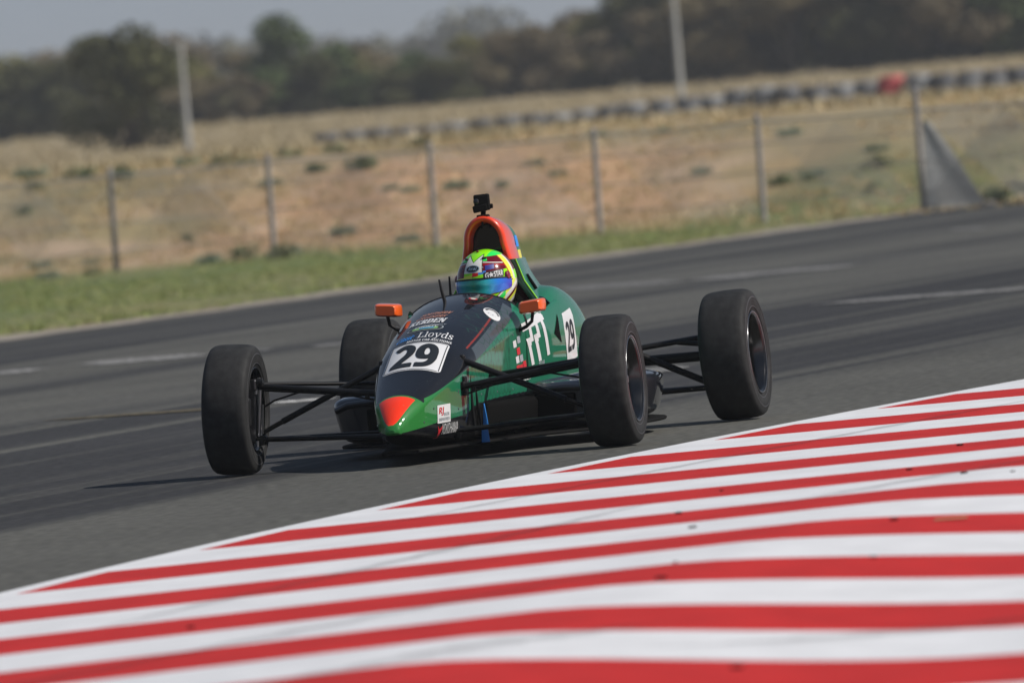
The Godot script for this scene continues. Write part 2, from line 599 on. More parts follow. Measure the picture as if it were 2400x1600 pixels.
		tag(obj("road_marking", grid([dn, up], false, false, PackedColorArray(), Vector3.UP), worn(tint, 0.85, 17, Vector3(2.5, 1, 0.6), 0.5)), "", "", "", "structure")

func toe_z(x: float) -> float:
	return 129.0 - clampf(x, -6.0, 6.0)

var land_noise: FastNoiseLite
func land_h(x: float, z: float) -> float:
	var d := -z - toe_z(x)
	var t := clampf(d / 20.0, 0.0, 1.0)
	var y := 0.97 * t * t * (3.0 - 2.0 * t)
	if z < -150: y = lerpf(0.97, 0.58, clampf((-z - 150.0) / 150.0, 0, 1))
	if z < -300: y = lerpf(0.58, 1.42, clampf((-z - 300.0) / 150.0, 0, 1))
	if z < -450: y = lerpf(1.42, 9.0, clampf((-z - 450.0) / 1500.0, 0, 1))
	return y + land_noise.get_noise_2d(x * 6.0, z * 2.5) * (0.015 + 0.10 * t)

func build_land() -> void:
	land_noise = noise(21, 0.05, 4)
	var n1 := noise(22, 0.06, 4)
	var n2 := noise(23, 0.25, 3)
	var xs := []
	for i in 121: xs.append(lerpf(-7.5, 7.5, i / 120.0))
	for i in range(1, 16): xs.append(7.5 + pow(i, 2.3) * 0.9)
	for i in range(1, 16): xs.push_front(-7.5 - pow(i, 2.3) * 0.9)
	var zs := []
	for i in 170: zs.append(-86.0 - i * 0.42)
	for i in range(1, 40): zs.append(-157.4 - pow(i, 1.9) * 1.9)
	var rows := []
	var col := PackedColorArray()
	for z in zs:
		var row := PackedVector3Array()
		for x0 in xs:
			var x: float = x0 * (1.0 if z > -160 else -z / 160.0)
			var q := Vector3(x, 0, z) - K0
			var w := q.dot(KN)
			var y := land_h(x, z)
			if w > -14.9: y = minf(y, -0.05)      # goes under the road
			elif w > -15.6: y = lerpf(-0.004, y, clampf((-14.9 - w) / 0.7, 0, 1))
			row.append(Vector3(x, y, z))
			var d: float = -z - toe_z(x)
			var a := n1.get_noise_2d(x * 2.2, z * 0.8)
			var b := n2.get_noise_2d(x * 2.0, z * 1.2)
			var green := Color(0.165, 0.210, 0.062).lerp(Color(0.27, 0.25, 0.10), clampf(0.45 + a * 1.2 + b * 0.4, 0, 1))
			var dry := Color(0.66, 0.405, 0.225).lerp(Color(0.43, 0.34, 0.165), clampf(0.45 + a * 1.9, 0, 1)).lerp(Color(0.70, 0.50, 0.33), clampf(b * 1.6, 0, 1))
			var field := Color(0.44, 0.36, 0.215).lerp(Color(0.50, 0.41, 0.26), clampf(0.5 + a, 0, 1))
			var c := green.lerp(dry, minf(smoothstep(-2.5, 3.0, d + a * 6.0), smoothstep(1.6, 3.6, -14.9 - w + a * 2.0)))
			c = c.lerp(Color(0.40, 0.33, 0.19), smoothstep(9.0, 17.0, d + a * 7.0) * 0.75)
			var patch := exp(-pow((x + 2.3) / 1.1, 2.0) - pow((z + 132.0) / 2.6, 2.0)) + 0.7 * exp(-pow((x - 3.6) / 0.8, 2.0) - pow((z + 134.0) / 3.0, 2.0)) + 0.6 * exp(-pow((x + 4.6) / 0.9, 2.0) - pow((z + 148.0) / 3.0, 2.0))
			c = c.lerp(Color(0.19, 0.205, 0.095), clampf(patch * (1.0 + b * 1.5), 0, 0.85))
			if z < -156: c = c.lerp(field, clampf((-z - 156.0) / 10.0, 0, 1))
			if w > -15.15: c = c.lerp(Color(0.26, 0.20, 0.13), 0.7)
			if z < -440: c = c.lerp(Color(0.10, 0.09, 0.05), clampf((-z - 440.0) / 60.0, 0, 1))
			col.append(c)
		rows.append(row)
	var m := mat(Color.WHITE, 0.95)
	m.vertex_color_use_as_albedo = true
	m.albedo_texture = noise_tex(noise(25, 0.03, 5), Color(0.72, 0.72, 0.72), Color(1, 1, 1))
	m.uv1_triplanar = true
	m.uv1_world_triplanar = true
	m.uv1_scale = Vector3(0.7, 0.7, 0.25)
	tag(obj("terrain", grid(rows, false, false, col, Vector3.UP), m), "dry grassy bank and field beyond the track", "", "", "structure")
	var g := grid([PackedVector3Array([Vector3(-3000, -0.06, 200), Vector3(3000, -0.06, 200)]), PackedVector3Array([Vector3(-3000, -0.06, -3000), Vector3(3000, -0.06, -3000)])], false, false, PackedColorArray(), Vector3.UP)
	tag(obj("ground", g, worn(Color(0.24, 0.19, 0.11), 0.95, 27, Vector3.ONE * 0.2, 0.7)), "", "", "", "structure")

func tuft_mesh(blades: int, h: float, spread: float) -> ArrayMesh:
	var v := PackedVector3Array()
	var ix := PackedInt32Array()
	for k in blades:
		var a := rng.randf() * TAU
		var o := Vector3(cos(a), 0, sin(a)) * spread * rng.randf()
		var lean := Vector3(cos(a + rng.randf_range(-1, 1)), 0, sin(a)) * h * rng.randf_range(0.2, 0.8)
		var sd := Vector3(-sin(a), 0, cos(a)) * h * 0.09
		var top := o + lean + Vector3.UP * h * rng.randf_range(0.6, 1.0)
		var b := v.size()
		v.append_array([o - sd, o + sd, o.lerp(top, 0.6) + sd * 0.7 + Vector3.UP * h * 0.12, top, o.lerp(top, 0.6) - sd * 0.7 + Vector3.UP * h * 0.12])
		ix.append_array([b, b + 1, b + 2, b, b + 2, b + 4, b + 4, b + 2, b + 3])
	return arr_mesh(v, ix)

func scatter(called: String, mesh: Mesh, m: StandardMaterial3D, count: int, put: Callable, tint: Callable) -> void:
	var mm := MultiMesh.new()
	mm.transform_format = MultiMesh.TRANSFORM_3D
	mm.use_colors = true
	mm.mesh = mesh
	var where := []
	for i in count:
		var p: Vector4 = put.call()
		if p.w > 0: where.append(p)
	mm.instance_count = where.size()
	for i in where.size():
		var p: Vector4 = where[i]
		mm.set_instance_transform(i, Transform3D(Basis(Vector3.UP, rng.randf() * TAU).scaled(Vector3.ONE * p.w), Vector3(p.x, p.y, p.z)))
		mm.set_instance_color(i, tint.call())
	var o := MultiMeshInstance3D.new()
	o.multimesh = mm
	o.material_override = m
	o.name = numbered(called)
	add_child(o)
	o.set_meta("kind", "stuff")

func build_grass() -> void:
	var m := mat(Color.WHITE, 0.85)
	m.vertex_color_use_as_albedo = true
	m.backlight_enabled = true
	m.backlight = Color(0.25, 0.25, 0.2)
	var n1 := noise(41, 0.10, 3)
	var green := func() -> Vector4:
		var x := rng.randf_range(-8.0, 8.0)
		var z := -rng.randf_range(89.0, 134.0)
		var w := (Vector3(x, 0, z) - K0).dot(KN)
		if w > -14.85 or (-z - toe_z(x) > rng.randf_range(-4.0, 4.0) and w < -17.0) or n1.get_noise_2d(x * 3, z) < rng.randf_range(-0.5, 0.1): return Vector4(0, 0, 0, 0)
		return Vector4(x, land_h(x, z) - 0.01, z, rng.randf_range(0.5, 1.3))
	scatter("verge_grass", tuft_mesh(9, 0.038, 0.08), m, 30000, green, func() -> Color: return Color(0.20, 0.265, 0.070).lerp(Color(0.38, 0.36, 0.15), pow(rng.randf(), 2.0)))
	var dry := func() -> Vector4:
		var x := rng.randf_range(-9.0, 9.0)
		var z := -rng.randf_range(122.0, 158.0)
		var d := -z - toe_z(x)
		if d < rng.randf_range(-3.0, 4.0) or n1.get_noise_2d(x * 2.5 + 90, z) < rng.randf_range(-0.4, 0.35): return Vector4(0, 0, 0, 0)
		return Vector4(x, land_h(x, z) - 0.01, z, rng.randf_range(0.5, 1.4))
	scatter("dry_grass", tuft_mesh(9, 0.07, 0.10), m, 11000, dry, func() -> Color: return Color(0.58, 0.43, 0.25).lerp(Color(0.42, 0.35, 0.17), rng.randf()))
	var far := func() -> Vector4:
		var z := -rng.randf_range(158.0, 440.0)
		var x := rng.randf_range(-1, 1) * -z * 0.07
		return Vector4(x, land_h(x, z) - 0.02, z, rng.randf_range(0.6, 1.5))
	scatter("field_grass", tuft_mesh(9, 0.16, 0.25), m, 16000, far, func() -> Color: return Color(0.46, 0.38, 0.24).lerp(Color(0.38, 0.32, 0.19), rng.randf()))


# ---------------------------------------------------------------- plants
func leaf_cloud(blobs: Array, leaves: int, size: float, st_seed: int) -> ArrayMesh:   # blobs: [centre, radii]
	var r := RandomNumberGenerator.new()
	r.seed = st_seed
	var v := PackedVector3Array()
	var n := PackedVector3Array()
	var c := PackedColorArray()
	var total := 0.0
	for b in blobs: total += pow(b[1].x * b[1].y * b[1].z, 0.667)
	for b in blobs:
		var tone := pow(r.randf(), 1.4) * 1.45 + 0.4
		for k in int(leaves * pow(b[1].x * b[1].y * b[1].z, 0.667) / total):
			var d := Vector3(r.randfn(), r.randfn(), r.randfn()).normalized()
			var p: Vector3 = b[0] + d * b[1] * pow(r.randf(), 0.38)
			var x := Vector3(r.randfn(), r.randfn() * 0.6, r.randfn()).normalized() * size * r.randf_range(0.6, 1.3)
			var y := x.cross(Vector3(r.randfn(), r.randfn(), r.randfn())).normalized() * size * r.randf_range(0.3, 0.7)
			var q := [p - x, p + y, p + x, p - y]
			var g := x.cross(y).normalized()
			var t := tone * r.randf_range(0.75, 1.25)
			for id in [0, 1, 2, 0, 2, 3]:
				v.append(q[id])
				n.append(g)
				c.append(Color(t, t * r.randf_range(0.95, 1.05), t * 0.95))
	var a := []
	a.resize(Mesh.ARRAY_MAX)
	a[Mesh.ARRAY_VERTEX] = v
	a[Mesh.ARRAY_NORMAL] = n
	a[Mesh.ARRAY_COLOR] = c
	var m := ArrayMesh.new()
	m.add_surface_from_arrays(Mesh.PRIMITIVE_TRIANGLES, a)
	return m

var shrub_kinds := []
func build_shrubs() -> void:
	var cols := [Color(0.20, 0.25, 0.125), Color(0.25, 0.27, 0.15), Color(0.19, 0.25, 0.17)]
	var looks := ["dark green", "olive green", "grey green"]
	for k in 3:
		var blobs := []
		for b in 6: blobs.append([Vector3(rng.randf_range(-0.32, 0.32), rng.randf_range(0.15, 0.45), rng.randf_range(-0.32, 0.32)), Vector3(0.24, 0.18, 0.24) * rng.randf_range(0.7, 1.2)])
		var stems := []
		for b in blobs: stems.append([tube([Vector3(0, -0.05, 0), b[0] * 0.5, b[0]], 0.02, 0.008, 5), Transform3D()])
		var m := mat(cols[k], 0.8)
		m.vertex_color_use_as_albedo = true
		shrub_kinds.append([leaf_cloud(blobs, 420, 0.055, 50 + k), joined(stems), m])
	var spots := [[-5.53, 146.0, 0.33], [-5.01, 136.6, 0.30], [-4.42, 135.8, 0.26], [-3.43, 138.4, 0.23], [-2.72, 130.6, 0.42], [-3.05, 131.0, 0.34], [-2.30, 130.4, 0.34], [-2.30, 132.5, 0.34], [-5.0, 150.6, 0.42], [-5.46, 149.6, 0.33], [-4.40, 150.0, 0.47], [-3.28, 149.6, 0.35], [-2.99, 149.4, 0.30], [-2.07, 146.0, 0.35], [-1.56, 144.8, 0.45], [-1.20, 140.8, 0.22], [-0.98, 140.2, 0.24], [-1.70, 135.6, 0.33], [-0.46, 139.8, 0.36], [0.06, 138.8, 0.26], [0.43, 141.2, 0.26], [2.19, 136.6, 0.26], [2.96, 133.6, 0.34], [3.33, 133.6, 0.30], [3.25, 139.6, 0.27], [4.09, 135.8, 0.26], [4.03, 133.6, 0.30], [3.82, 130.4, 0.30], [4.99, 126.2, 0.42], [5.3, 127.0, 0.36], [0.67, 139.0, 0.26], [-4.72, 130.2, 0.26], [-4.3, 131.0, 0.24], [-2.61, 144.6, 0.34], [-1.9, 150.6, 0.34], [-2.5, 151.0, 0.36], [-0.9, 150.8, 0.34], [-5.6, 151.5, 0.4], [-3.7, 151.2, 0.34], [1.2, 146.0, 0.26], [1.9, 144.0, 0.24], [-1.0, 132.8, 0.3], [-6.1, 133.0, 0.4], [6.2, 131.0, 0.4], [6.6, 127.0, 0.45], [-7.0, 146.0, 0.4]]
	var where := ["at the bank foot", "halfway up the bank", "near the bank crest"]
	var seen_labels := []
	spots.sort_custom(func(a, b): return a[0] < b[0])
	for i in spots.size():
		var p: Array = spots[i]
		var k := 2 if p[2] < 0.28 and i % 2 else i % 3
		var d: float = p[1] - toe_z(p[0])
		var side := "far left" if p[0] < -3.6 else "left" if p[0] < -1.2 else "middle" if p[0] < 1.5 else "right" if p[0] < 4.2 else "far right"
		var l := "%s %s shrub %s, on its %s" % ["small" if p[2] < 0.3 else "broad", looks[k], where[0 if d < 5 else 1 if d < 14 else 2], side]
		var more := 1
		while l in seen_labels:
			l = "%s %s shrub %s, %s one from the left, %s" % ["small" if p[2] < 0.3 else "broad", looks[k], where[0 if d < 5 else 1 if d < 14 else 2], ORD[more], side]
			more += 1
		seen_labels.append(l)
		var o := thing("shrub", l, "shrub", Vector3(p[0], land_h(p[0], -p[1]) - 0.02, -p[1]), "shrubs growing on the dry bank")
		obj("foliage", shrub_kinds[k][0], shrub_kinds[k][2], o)
		obj("stem", shrub_kinds[k][1], M.bark, o)
		o.rotation.y = rng.randf() * TAU
		o.scale = Vector3(p[2] * 1.15, p[2] * rng.randf_range(0.7, 1.0), p[2] * 1.15)

func build_trees() -> void:
	# 4 shapes of low bushy tree, unit height, used at many sizes
	var kinds := []
	for k in 5:
		var blobs := []
		var limbs := []
		var nb := 9 + k
		limbs.append([tube([Vector3(0, -0.05, 0), Vector3(0.01, 0.15, 0), Vector3(0.0, 0.45, 0.01)], 0.035, 0.016, 7), Transform3D()])
		for b in nb:
			var a := TAU * b / nb + rng.randf_range(-0.4, 0.4)
			var rad := rng.randf_range(0.12, 0.46)
			var y := rng.randf_range(0.30, 0.80) if b % 3 else rng.randf_range(0.14, 0.4)
			if k == 4: y = rng.randf_range(0.5, 0.84)
			var c := Vector3(cos(a) * rad, y, sin(a) * rad)
			blobs.append([c, Vector3(rng.randf_range(0.15, 0.26), rng.randf_range(0.11, 0.2), rng.randf_range(0.15, 0.26))])
			limbs.append([tube([Vector3(0, 0.08, 0), c * Vector3(0.45, 0.6, 0.45), c], 0.018, 0.006, 5), Transform3D()])
		blobs.append([Vector3(rng.randf_range(-0.1, 0.1), 0.8, 0), Vector3(0.22, 0.17, 0.22)])
		kinds.append([leaf_cloud(blobs, 5200, 0.033, 70 + k), joined(limbs)])
	var tones := [Color(0.095, 0.100, 0.034), Color(0.205, 0.195, 0.060), Color(0.220, 0.180, 0.095), Color(0.085, 0.125, 0.036), Color(0.185, 0.150, 0.090)]
	var names := ["dark olive", "brownish olive", "dusty brown", "deep green", "grey brown"]
	var mats := []
	for t in tones:
		var m := mat(t, 0.85)
		m.vertex_color_use_as_albedo = true
		mats.append(m)
	# [pixel-free plan: x, distance, height, width factor, shape, tone]
	var list: Array = [
		[-19.6, 455.0, 3.6, 1.5, 0, 3], [-18.0, 470.0, 3.9, 1.4, 1, 1], [-16.6, 450.0, 3.4, 1.6, 2, 0], [-17.0, 500.0, 4.0, 1.5, 3, 2],
		[-9.95, 345.0, 3.42, 0.98, 3, 0], [-13.2, 462.0, 4.0, 1.1, 1, 1], [-15.1, 446.0, 3.5, 1.1, 0, 0], [-11.2, 470.0, 3.6, 1.3, 2, 1],
		[-9.6, 480.0, 3.5, 1.5, 0, 2], [-7.9, 470.0, 3.3, 1.4, 3, 1], [-7.4, 455.0, 3.9, 1.15, 1, 3], [-6.2, 450.0, 3.4, 1.2, 2, 0],
		[-10.4, 452.0, 2.5, 1.6, 3, 2], [-8.9, 450.0, 2.3, 1.6, 0, 4], [-4.7, 445.0, 2.1, 1.7, 2, 3], [-3.4, 440.0, 2.2, 1.8, 1, 0], [-1.7, 440.0, 2.7, 1.5, 3, 0],
		[-5.0, 475.0, 3.0, 1.5, 0, 1], [-2.8, 470.0, 3.0, 1.4, 2, 3], [-0.9, 465.0, 3.7, 1.3, 1, 1], [0.6, 455.0, 3.2, 1.4, 0, 2], [1.6, 450.0, 3.6, 1.3, 3, 4],
		[2.9, 455.0, 3.7, 1.3, 2, 2], [4.3, 452.0, 4.1, 1.2, 1, 1], [5.5, 448.0, 3.9, 1.3, 0, 4], [6.9, 452.0, 4.5, 1.2, 3, 0], [8.1, 446.0, 4.2, 1.3, 2, 2],
		[9.4, 450.0, 4.7, 1.2, 1, 4], [10.7, 446.0, 4.6, 1.2, 4, 2], [12.0, 450.0, 5.0, 1.2, 3, 1], [13.3, 446.0, 4.6, 1.3, 2, 0], [14.7, 452.0, 5.1, 1.2, 1, 2],
		[16.0, 446.0, 4.9, 1.3, 0, 4], [17.4, 450.0, 5.3, 1.3, 3, 0], [18.9, 446.0, 5.2, 1.3, 2, 3], [20.4, 450.0, 5.4, 1.3, 1, 1], [22.2, 448.0, 5.4, 1.3, 0, 3], [24.0, 450.0, 5.4, 1.3, 2, 0], [-21.5, 455.0, 4.2, 1.5, 1, 0], [-23.4, 460.0, 4.4, 1.5, 3, 1],
		[0.0, 500.0, 3.3, 1.6, 2, 4], [3.6, 500.0, 4.2, 1.5, 0, 4], [7.4, 500.0, 4.7, 1.5, 1, 0], [11.3, 500.0, 5.2, 1.5, 3, 4], [15.4, 500.0, 5.6, 1.5, 2, 1], [19.4, 500.0, 5.9, 1.5, 0, 0], [-13.0, 505.0, 4.4, 1.5, 1, 4], [-5.6, 510.0, 3.7, 1.5, 3, 2]]
	for q in list: q[2] *= 1.0 if q[1] == 345.0 else 0.95 if q[0] == -7.4 else 0.70 if q[0] < -6.5 and q[0] > -12.0 else 0.64 if q[0] < -0.5 and q[0] > -7.0 else 0.78 if q[0] < -0.5 else 0.70 if q[0] < 6.0 else 0.86
	for i in list.size():
		var q: Array = list[i]
		var ahead := 0
		for other in list: ahead += int(other[0] < q[0] and (other[1] > 465) == (q[1] > 465))
		var size: String = "tall" if q[2] > 3.9 else "low spreading" if q[2] < 2.0 else "medium"
		var l := "%s %s tree, %s from the left in the %s row beyond the field" % [size, names[q[5]], ORD[ahead], "back" if q[1] > 465 else "front"]
		var o := thing("bushy_tree", l, "tree", Vector3(q[0], land_h(q[0], -q[1]), -q[1]), "scrub trees beyond the field")
		obj("crown", kinds[q[4]][0], mats[q[5]], o)
		obj("trunk", kinds[q[4]][1], M.bark, o)
		o.rotation.y = rng.randf() * TAU
		o.scale = Vector3(q[2] * q[3], q[2] * 1.06, q[2] * q[3])
	# low scrub that closes the gaps under the crowns, and the far-off wooded ridge
	var under := []
	for k in 150: under.append([Vector3(lerpf(-27, 27, k / 149.0) + rng.randf_range(-0.3, 0.3), 1.45 + rng.randf_range(0.1, 0.8), -458.0 + rng.randf_range(-8, 10)), Vector3(0.7, rng.randf_range(0.4, 0.9), 0.9)])
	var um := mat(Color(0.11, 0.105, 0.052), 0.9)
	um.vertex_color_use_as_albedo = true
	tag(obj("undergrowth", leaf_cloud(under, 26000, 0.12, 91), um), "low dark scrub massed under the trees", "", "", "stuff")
	var ridge := []
	for k in 260:
		var x := rng.randf_range(-75.0, 75.0)
		var hgt := 3.0 + 0.9 * sin(x * 0.21 + 1.3) + 1.8 * exp(-pow((x + 8.0) / 14.0, 2.0)) + clampf(x * 0.06, 0.0, 3.0)
		var y := rng.randf_range(0.3, 1.0) * hgt
		ridge.append([Vector3(x, 4.2 + y, -1180.0 - rng.randf_range(-30, 60)), Vector3(2.6, 1.6, 2.6) * rng.randf_range(0.7, 1.3)])
	tag(obj("far_wood", leaf_cloud(ridge, 24000, 0.5, 92), um), "hazy wooded ridge far behind the treeline", "", "", "stuff")


# ---------------------------------------------------------------- fence, poles, tyre wall
func build_trackside() -> void:
	var fence := thing("wire_fence", "low wire fence on grey posts at the foot of the dry bank", "fence", Vector3(0, 0, -128))
	var post_m := worn(Color(0.44, 0.415, 0.41), 0.85, 61, Vector3.ONE * 3, 0.7)
	var spots := [[-7.55, 133.5], [-5.78, 132.4], [-4.05, 131.6], [-2.39, 131.2], [-0.70, 130.6], [0.99, 128.6], [2.62, 126.6], [4.14, 124.0], [5.8, 122.6], [7.4, 121.4]]
	var tops := []
	for i in spots.size():
		var x: float = spots[i][0]
		var z: float = -spots[i][1]
		var y := land_h(x, z)
		var h := 1.06 if i != 7 else 1.2
		var a := Vector3(x, y - 0.2, z)
		var b := Vector3(x + 0.015, y + h, z)
		obj("post", joined([[tube([a, b], 0.031, 0.028, 8), Transform3D(Basis(), -fence.position)], [tube([b, b + Vector3.UP * 0.02], 0.038, 0.018, 8), Transform3D(Basis(), -fence.position)]]), post_m, fence)
		tops.append(Vector3(x, y, z))
	var wire_m := mat(Color(0.42, 0.41, 0.40), 0.6)
	for hh in [0.22, 0.5, 0.78, 1.0]:
		var pts := []
		for i in tops.size() - 1:
			for k in 6: pts.append(tops[i].lerp(tops[i + 1], k / 6.0) + Vector3.UP * (hh - 0.012 * sin(PI * k / 6.0)) + Vector3(0, 0, 0.05) - fence.position)
		obj("wire", tube(pts, 0.009 if hh == 1.0 else 0.006, -1.0, 5), wire_m, fence)
	# chain link: two runs of slanting wires, coarser in the last bays on the right
	var link := []
	for bay in range(0, 9):
		var a0: Vector3 = tops[bay]
		var b0: Vector3 = tops[bay + 1]
		for dirn in [1.0, -1.0]:
			for k in range(-16, 34):
				var u0: float = k / 32.0
				var u1: float = u0 + 0.55 * dirn
				var ya := 0.08
				var yb := 1.02
				if u0 < 0 or u0 > 1 or u1 < 0 or u1 > 1: continue
				link.append([tube([a0.lerp(b0, u0) + Vector3(0, ya, -0.02 * dirn) - fence.position, a0.lerp(b0, u1) + Vector3(0, yb, -0.02 * dirn) - fence.position], 0.0035 if bay < 7 else 0.006, -1.0, 4), Transform3D()])
	tag(obj("chain_link", joined(link), wire_m, fence), "", "", "", "stuff")
	# torn shade cloth
	var e: Vector3 = tops[7]
	var rows := []
	for i in 13:
		var t := i / 12.0
		var row := PackedVector3Array()
		for j in 9:
			var u := j / 8.0
			var wd := 0.06 + 0.52 * pow(1.0 - t, 0.85)
			row.append(Vector3(0.03 + u * wd + 0.02 * t, 0.03 + 0.86 * t, 0.10 + 0.006 * sin(u * 7.0 + t * 4.0)))
		rows.append(row)
	var cloth := tag(obj("shade_cloth", grid(rows, false, false, PackedColorArray(), Vector3(0, 0, 1)), worn(Color(0.40, 0.41, 0.405), 0.9, 63, Vector3.ONE * 2, 0.8)), "torn triangular piece of grey shade cloth hanging from the taller fence post", "cloth")
	cloth.position = e
	# lamp masts
	var pole_m := mat(Color(0.42, 0.43, 0.42), 0.6)
	for q in [[-8.0, 330.0, 3.0, "pale thin pole rising before the tall dark tree"], [4.95, 330.0, 4.6, "taller pale pole behind the tyre wall, running out of the picture"]]:
		var o := thing("utility_pole", q[3], "pole", Vector3(q[0], land_h(q[0], -q[1]) - 0.1, -q[1]), "poles in the field")
		obj("shaft", tube([Vector3.ZERO, Vector3(0, q[2] * 0.5, 0), Vector3(0, q[2], 0)], 0.085, 0.06, 10), pole_m, o)
		obj("cross_arm", rbox(Vector3(0.5, 0.07, 0.07), 0.01, 1), pole_m, o).position = Vector3(0, q[2] - 0.12, 0)
		obj("footing", tube([Vector3(0, 0, 0), Vector3(0, 0.22, 0)], 0.16, 0.14, 10), mat(Color(0.3, 0.29, 0.27), 0.9), o)
	# tyre wall: stacks of three tyres standing side by side
	var tyre := lathe([Vector2(-0.09, 0.19), Vector2(-0.105, 0.23), Vector2(-0.10, 0.28), Vector2(-0.07, 0.305), Vector2(0.0, 0.312), Vector2(0.07, 0.305), Vector2(0.10, 0.28), Vector2(0.105, 0.23), Vector2(0.09, 0.19), Vector2(0.06, 0.24), Vector2(-0.06, 0.24)], 18)
	var tm := [mat(Color(0.115, 0.122, 0.135), 0.8), mat(Color(0.26, 0.275, 0.29), 0.7), mat(Color(0.165, 0.175, 0.19), 0.8), mat(Color(0.52, 0.09, 0.10), 0.7)]
	var words_ := ["black", "white painted", "grey faded", "red painted"]
	var n := 34
	for i in n:
		var x := -4.0 + i * 0.618
		var z := -303.0 + 0.25 * sin(i * 1.1)
		var tone := 0
		var high: int = 2 if x < 1.0 else 3
		if i == 22: tone = 3
		elif i == 23 or i == 9: tone = 1
		elif x > 1.5 and x < 9.0: tone = [1, 2, 1, 2, 0][i % 5]
		else: tone = [0, 2, 0, 0, 2, 1][i % 6]
		var l := "%s stack of tyres, %s from the left in the tyre wall" % [words_[tone], ORD[i]]
		if tone == 3: l = "single red painted stack of tyres in the tyre wall"
		var o := thing("tyre_stack", l, "tyre stack", Vector3(x, land_h(x, z) - 0.02 - (0.20 * clampf((7.0 - x) / 6.0, 0, 1) if high == 3 else 0.0), z), "stacks of the tyre wall")
		for k in high:
			var t := obj("tyre", tyre, tm[tone if k == high - 1 or tone == 3 or i == 23 or i == 9 else (2 if i % 3 else 0)], o)
			t.position = Vector3(rng.randf_range(-0.05, 0.05), 0.105 + k * 0.208, rng.randf_range(-0.02, 0.02))
			t.rotation = Vector3(0, 0, PI / 2)


# ---------------------------------------------------------------- the racing car
var NOSE_TOP := [[0.625, 0.146], [0.615, 0.163], [0.60, 0.178], [0.57, 0.209], [0.53, 0.243], [0.49, 0.268], [0.40, 0.304], [0.30, 0.343], [0.20, 0.384], [0.10, 0.430], [0.0, 0.475], [-0.15, 0.520], [-0.3, 0.558], [-0.6, 0.618], [-0.86, 0.652]]
var NOSE_W := [[0.625, 0.012], [0.615, 0.030], [0.60, 0.034], [0.57, 0.051], [0.53, 0.071], [0.45, 0.103], [0.3, 0.137], [0.15, 0.165], [0.0, 0.188], [-0.2, 0.206], [-0.4, 0.224], [-0.7, 0.248], [-0.86, 0.258]]
var NOSE_YC := [[0.625, 0.138], [0.60, 0.148], [0.55, 0.175], [0.45, 0.224], [0.3, 0.272], [0.15, 0.312], [0.0, 0.352], [-0.2, 0.395], [-0.4, 0.43], [-0.7, 0.48], [-0.86, 0.51]]
var NOSE_BOT := [[0.625, 0.134], [0.60, 0.126], [0.5, 0.112], [0.3, 0.088], [0.0, 0.062], [-0.3, 0.055], [-0.86, 0.05]]

func spow(c: float, e: float) -> float:
	return signf(c) * pow(absf(c), e)

func nose_section(z: float, n := 56) -> PackedVector3Array:
	var t := curve(NOSE_TOP, z)
	var w := curve(NOSE_W, z)
	var c := curve(NOSE_YC, z)
	var b := curve(NOSE_BOT, z)
	var p := PackedVector3Array()
	for k in n:
		var a := -PI / 2 - TAU * k / n
		var up := sin(a) > 0
		var e := 2.0 / (2.05 if up else 7.0)
		var x := w * spow(cos(a), e)
		var y := c + ((t - c) if up else (c - b)) * spow(sin(a), e)
		if not up: x *= lerpf(1.0, 0.90, (c - y) / (c - b + 1e-5))
		p.append(Vector3(x, y, z))
	return p

func hexes(p: Vector2, cell: float) -> float:   # distance to the nearest hexagon edge
	var s := Vector2(1.0, 1.7320508)
	p = p / cell
	var a := Vector2(fposmod(p.x, s.x) - s.x / 2, fposmod(p.y, s.y) - s.y / 2)
	var b := Vector2(fposmod(p.x + s.x / 2, s.x) - s.x / 2, fposmod(p.y + s.y / 2, s.y) - s.y / 2)
	var g := (a if a.length_squared() < b.length_squared() else b).abs()
	return (0.5 - maxf(g.x, g.x * 0.5 + g.y * 0.8660254)) * cell

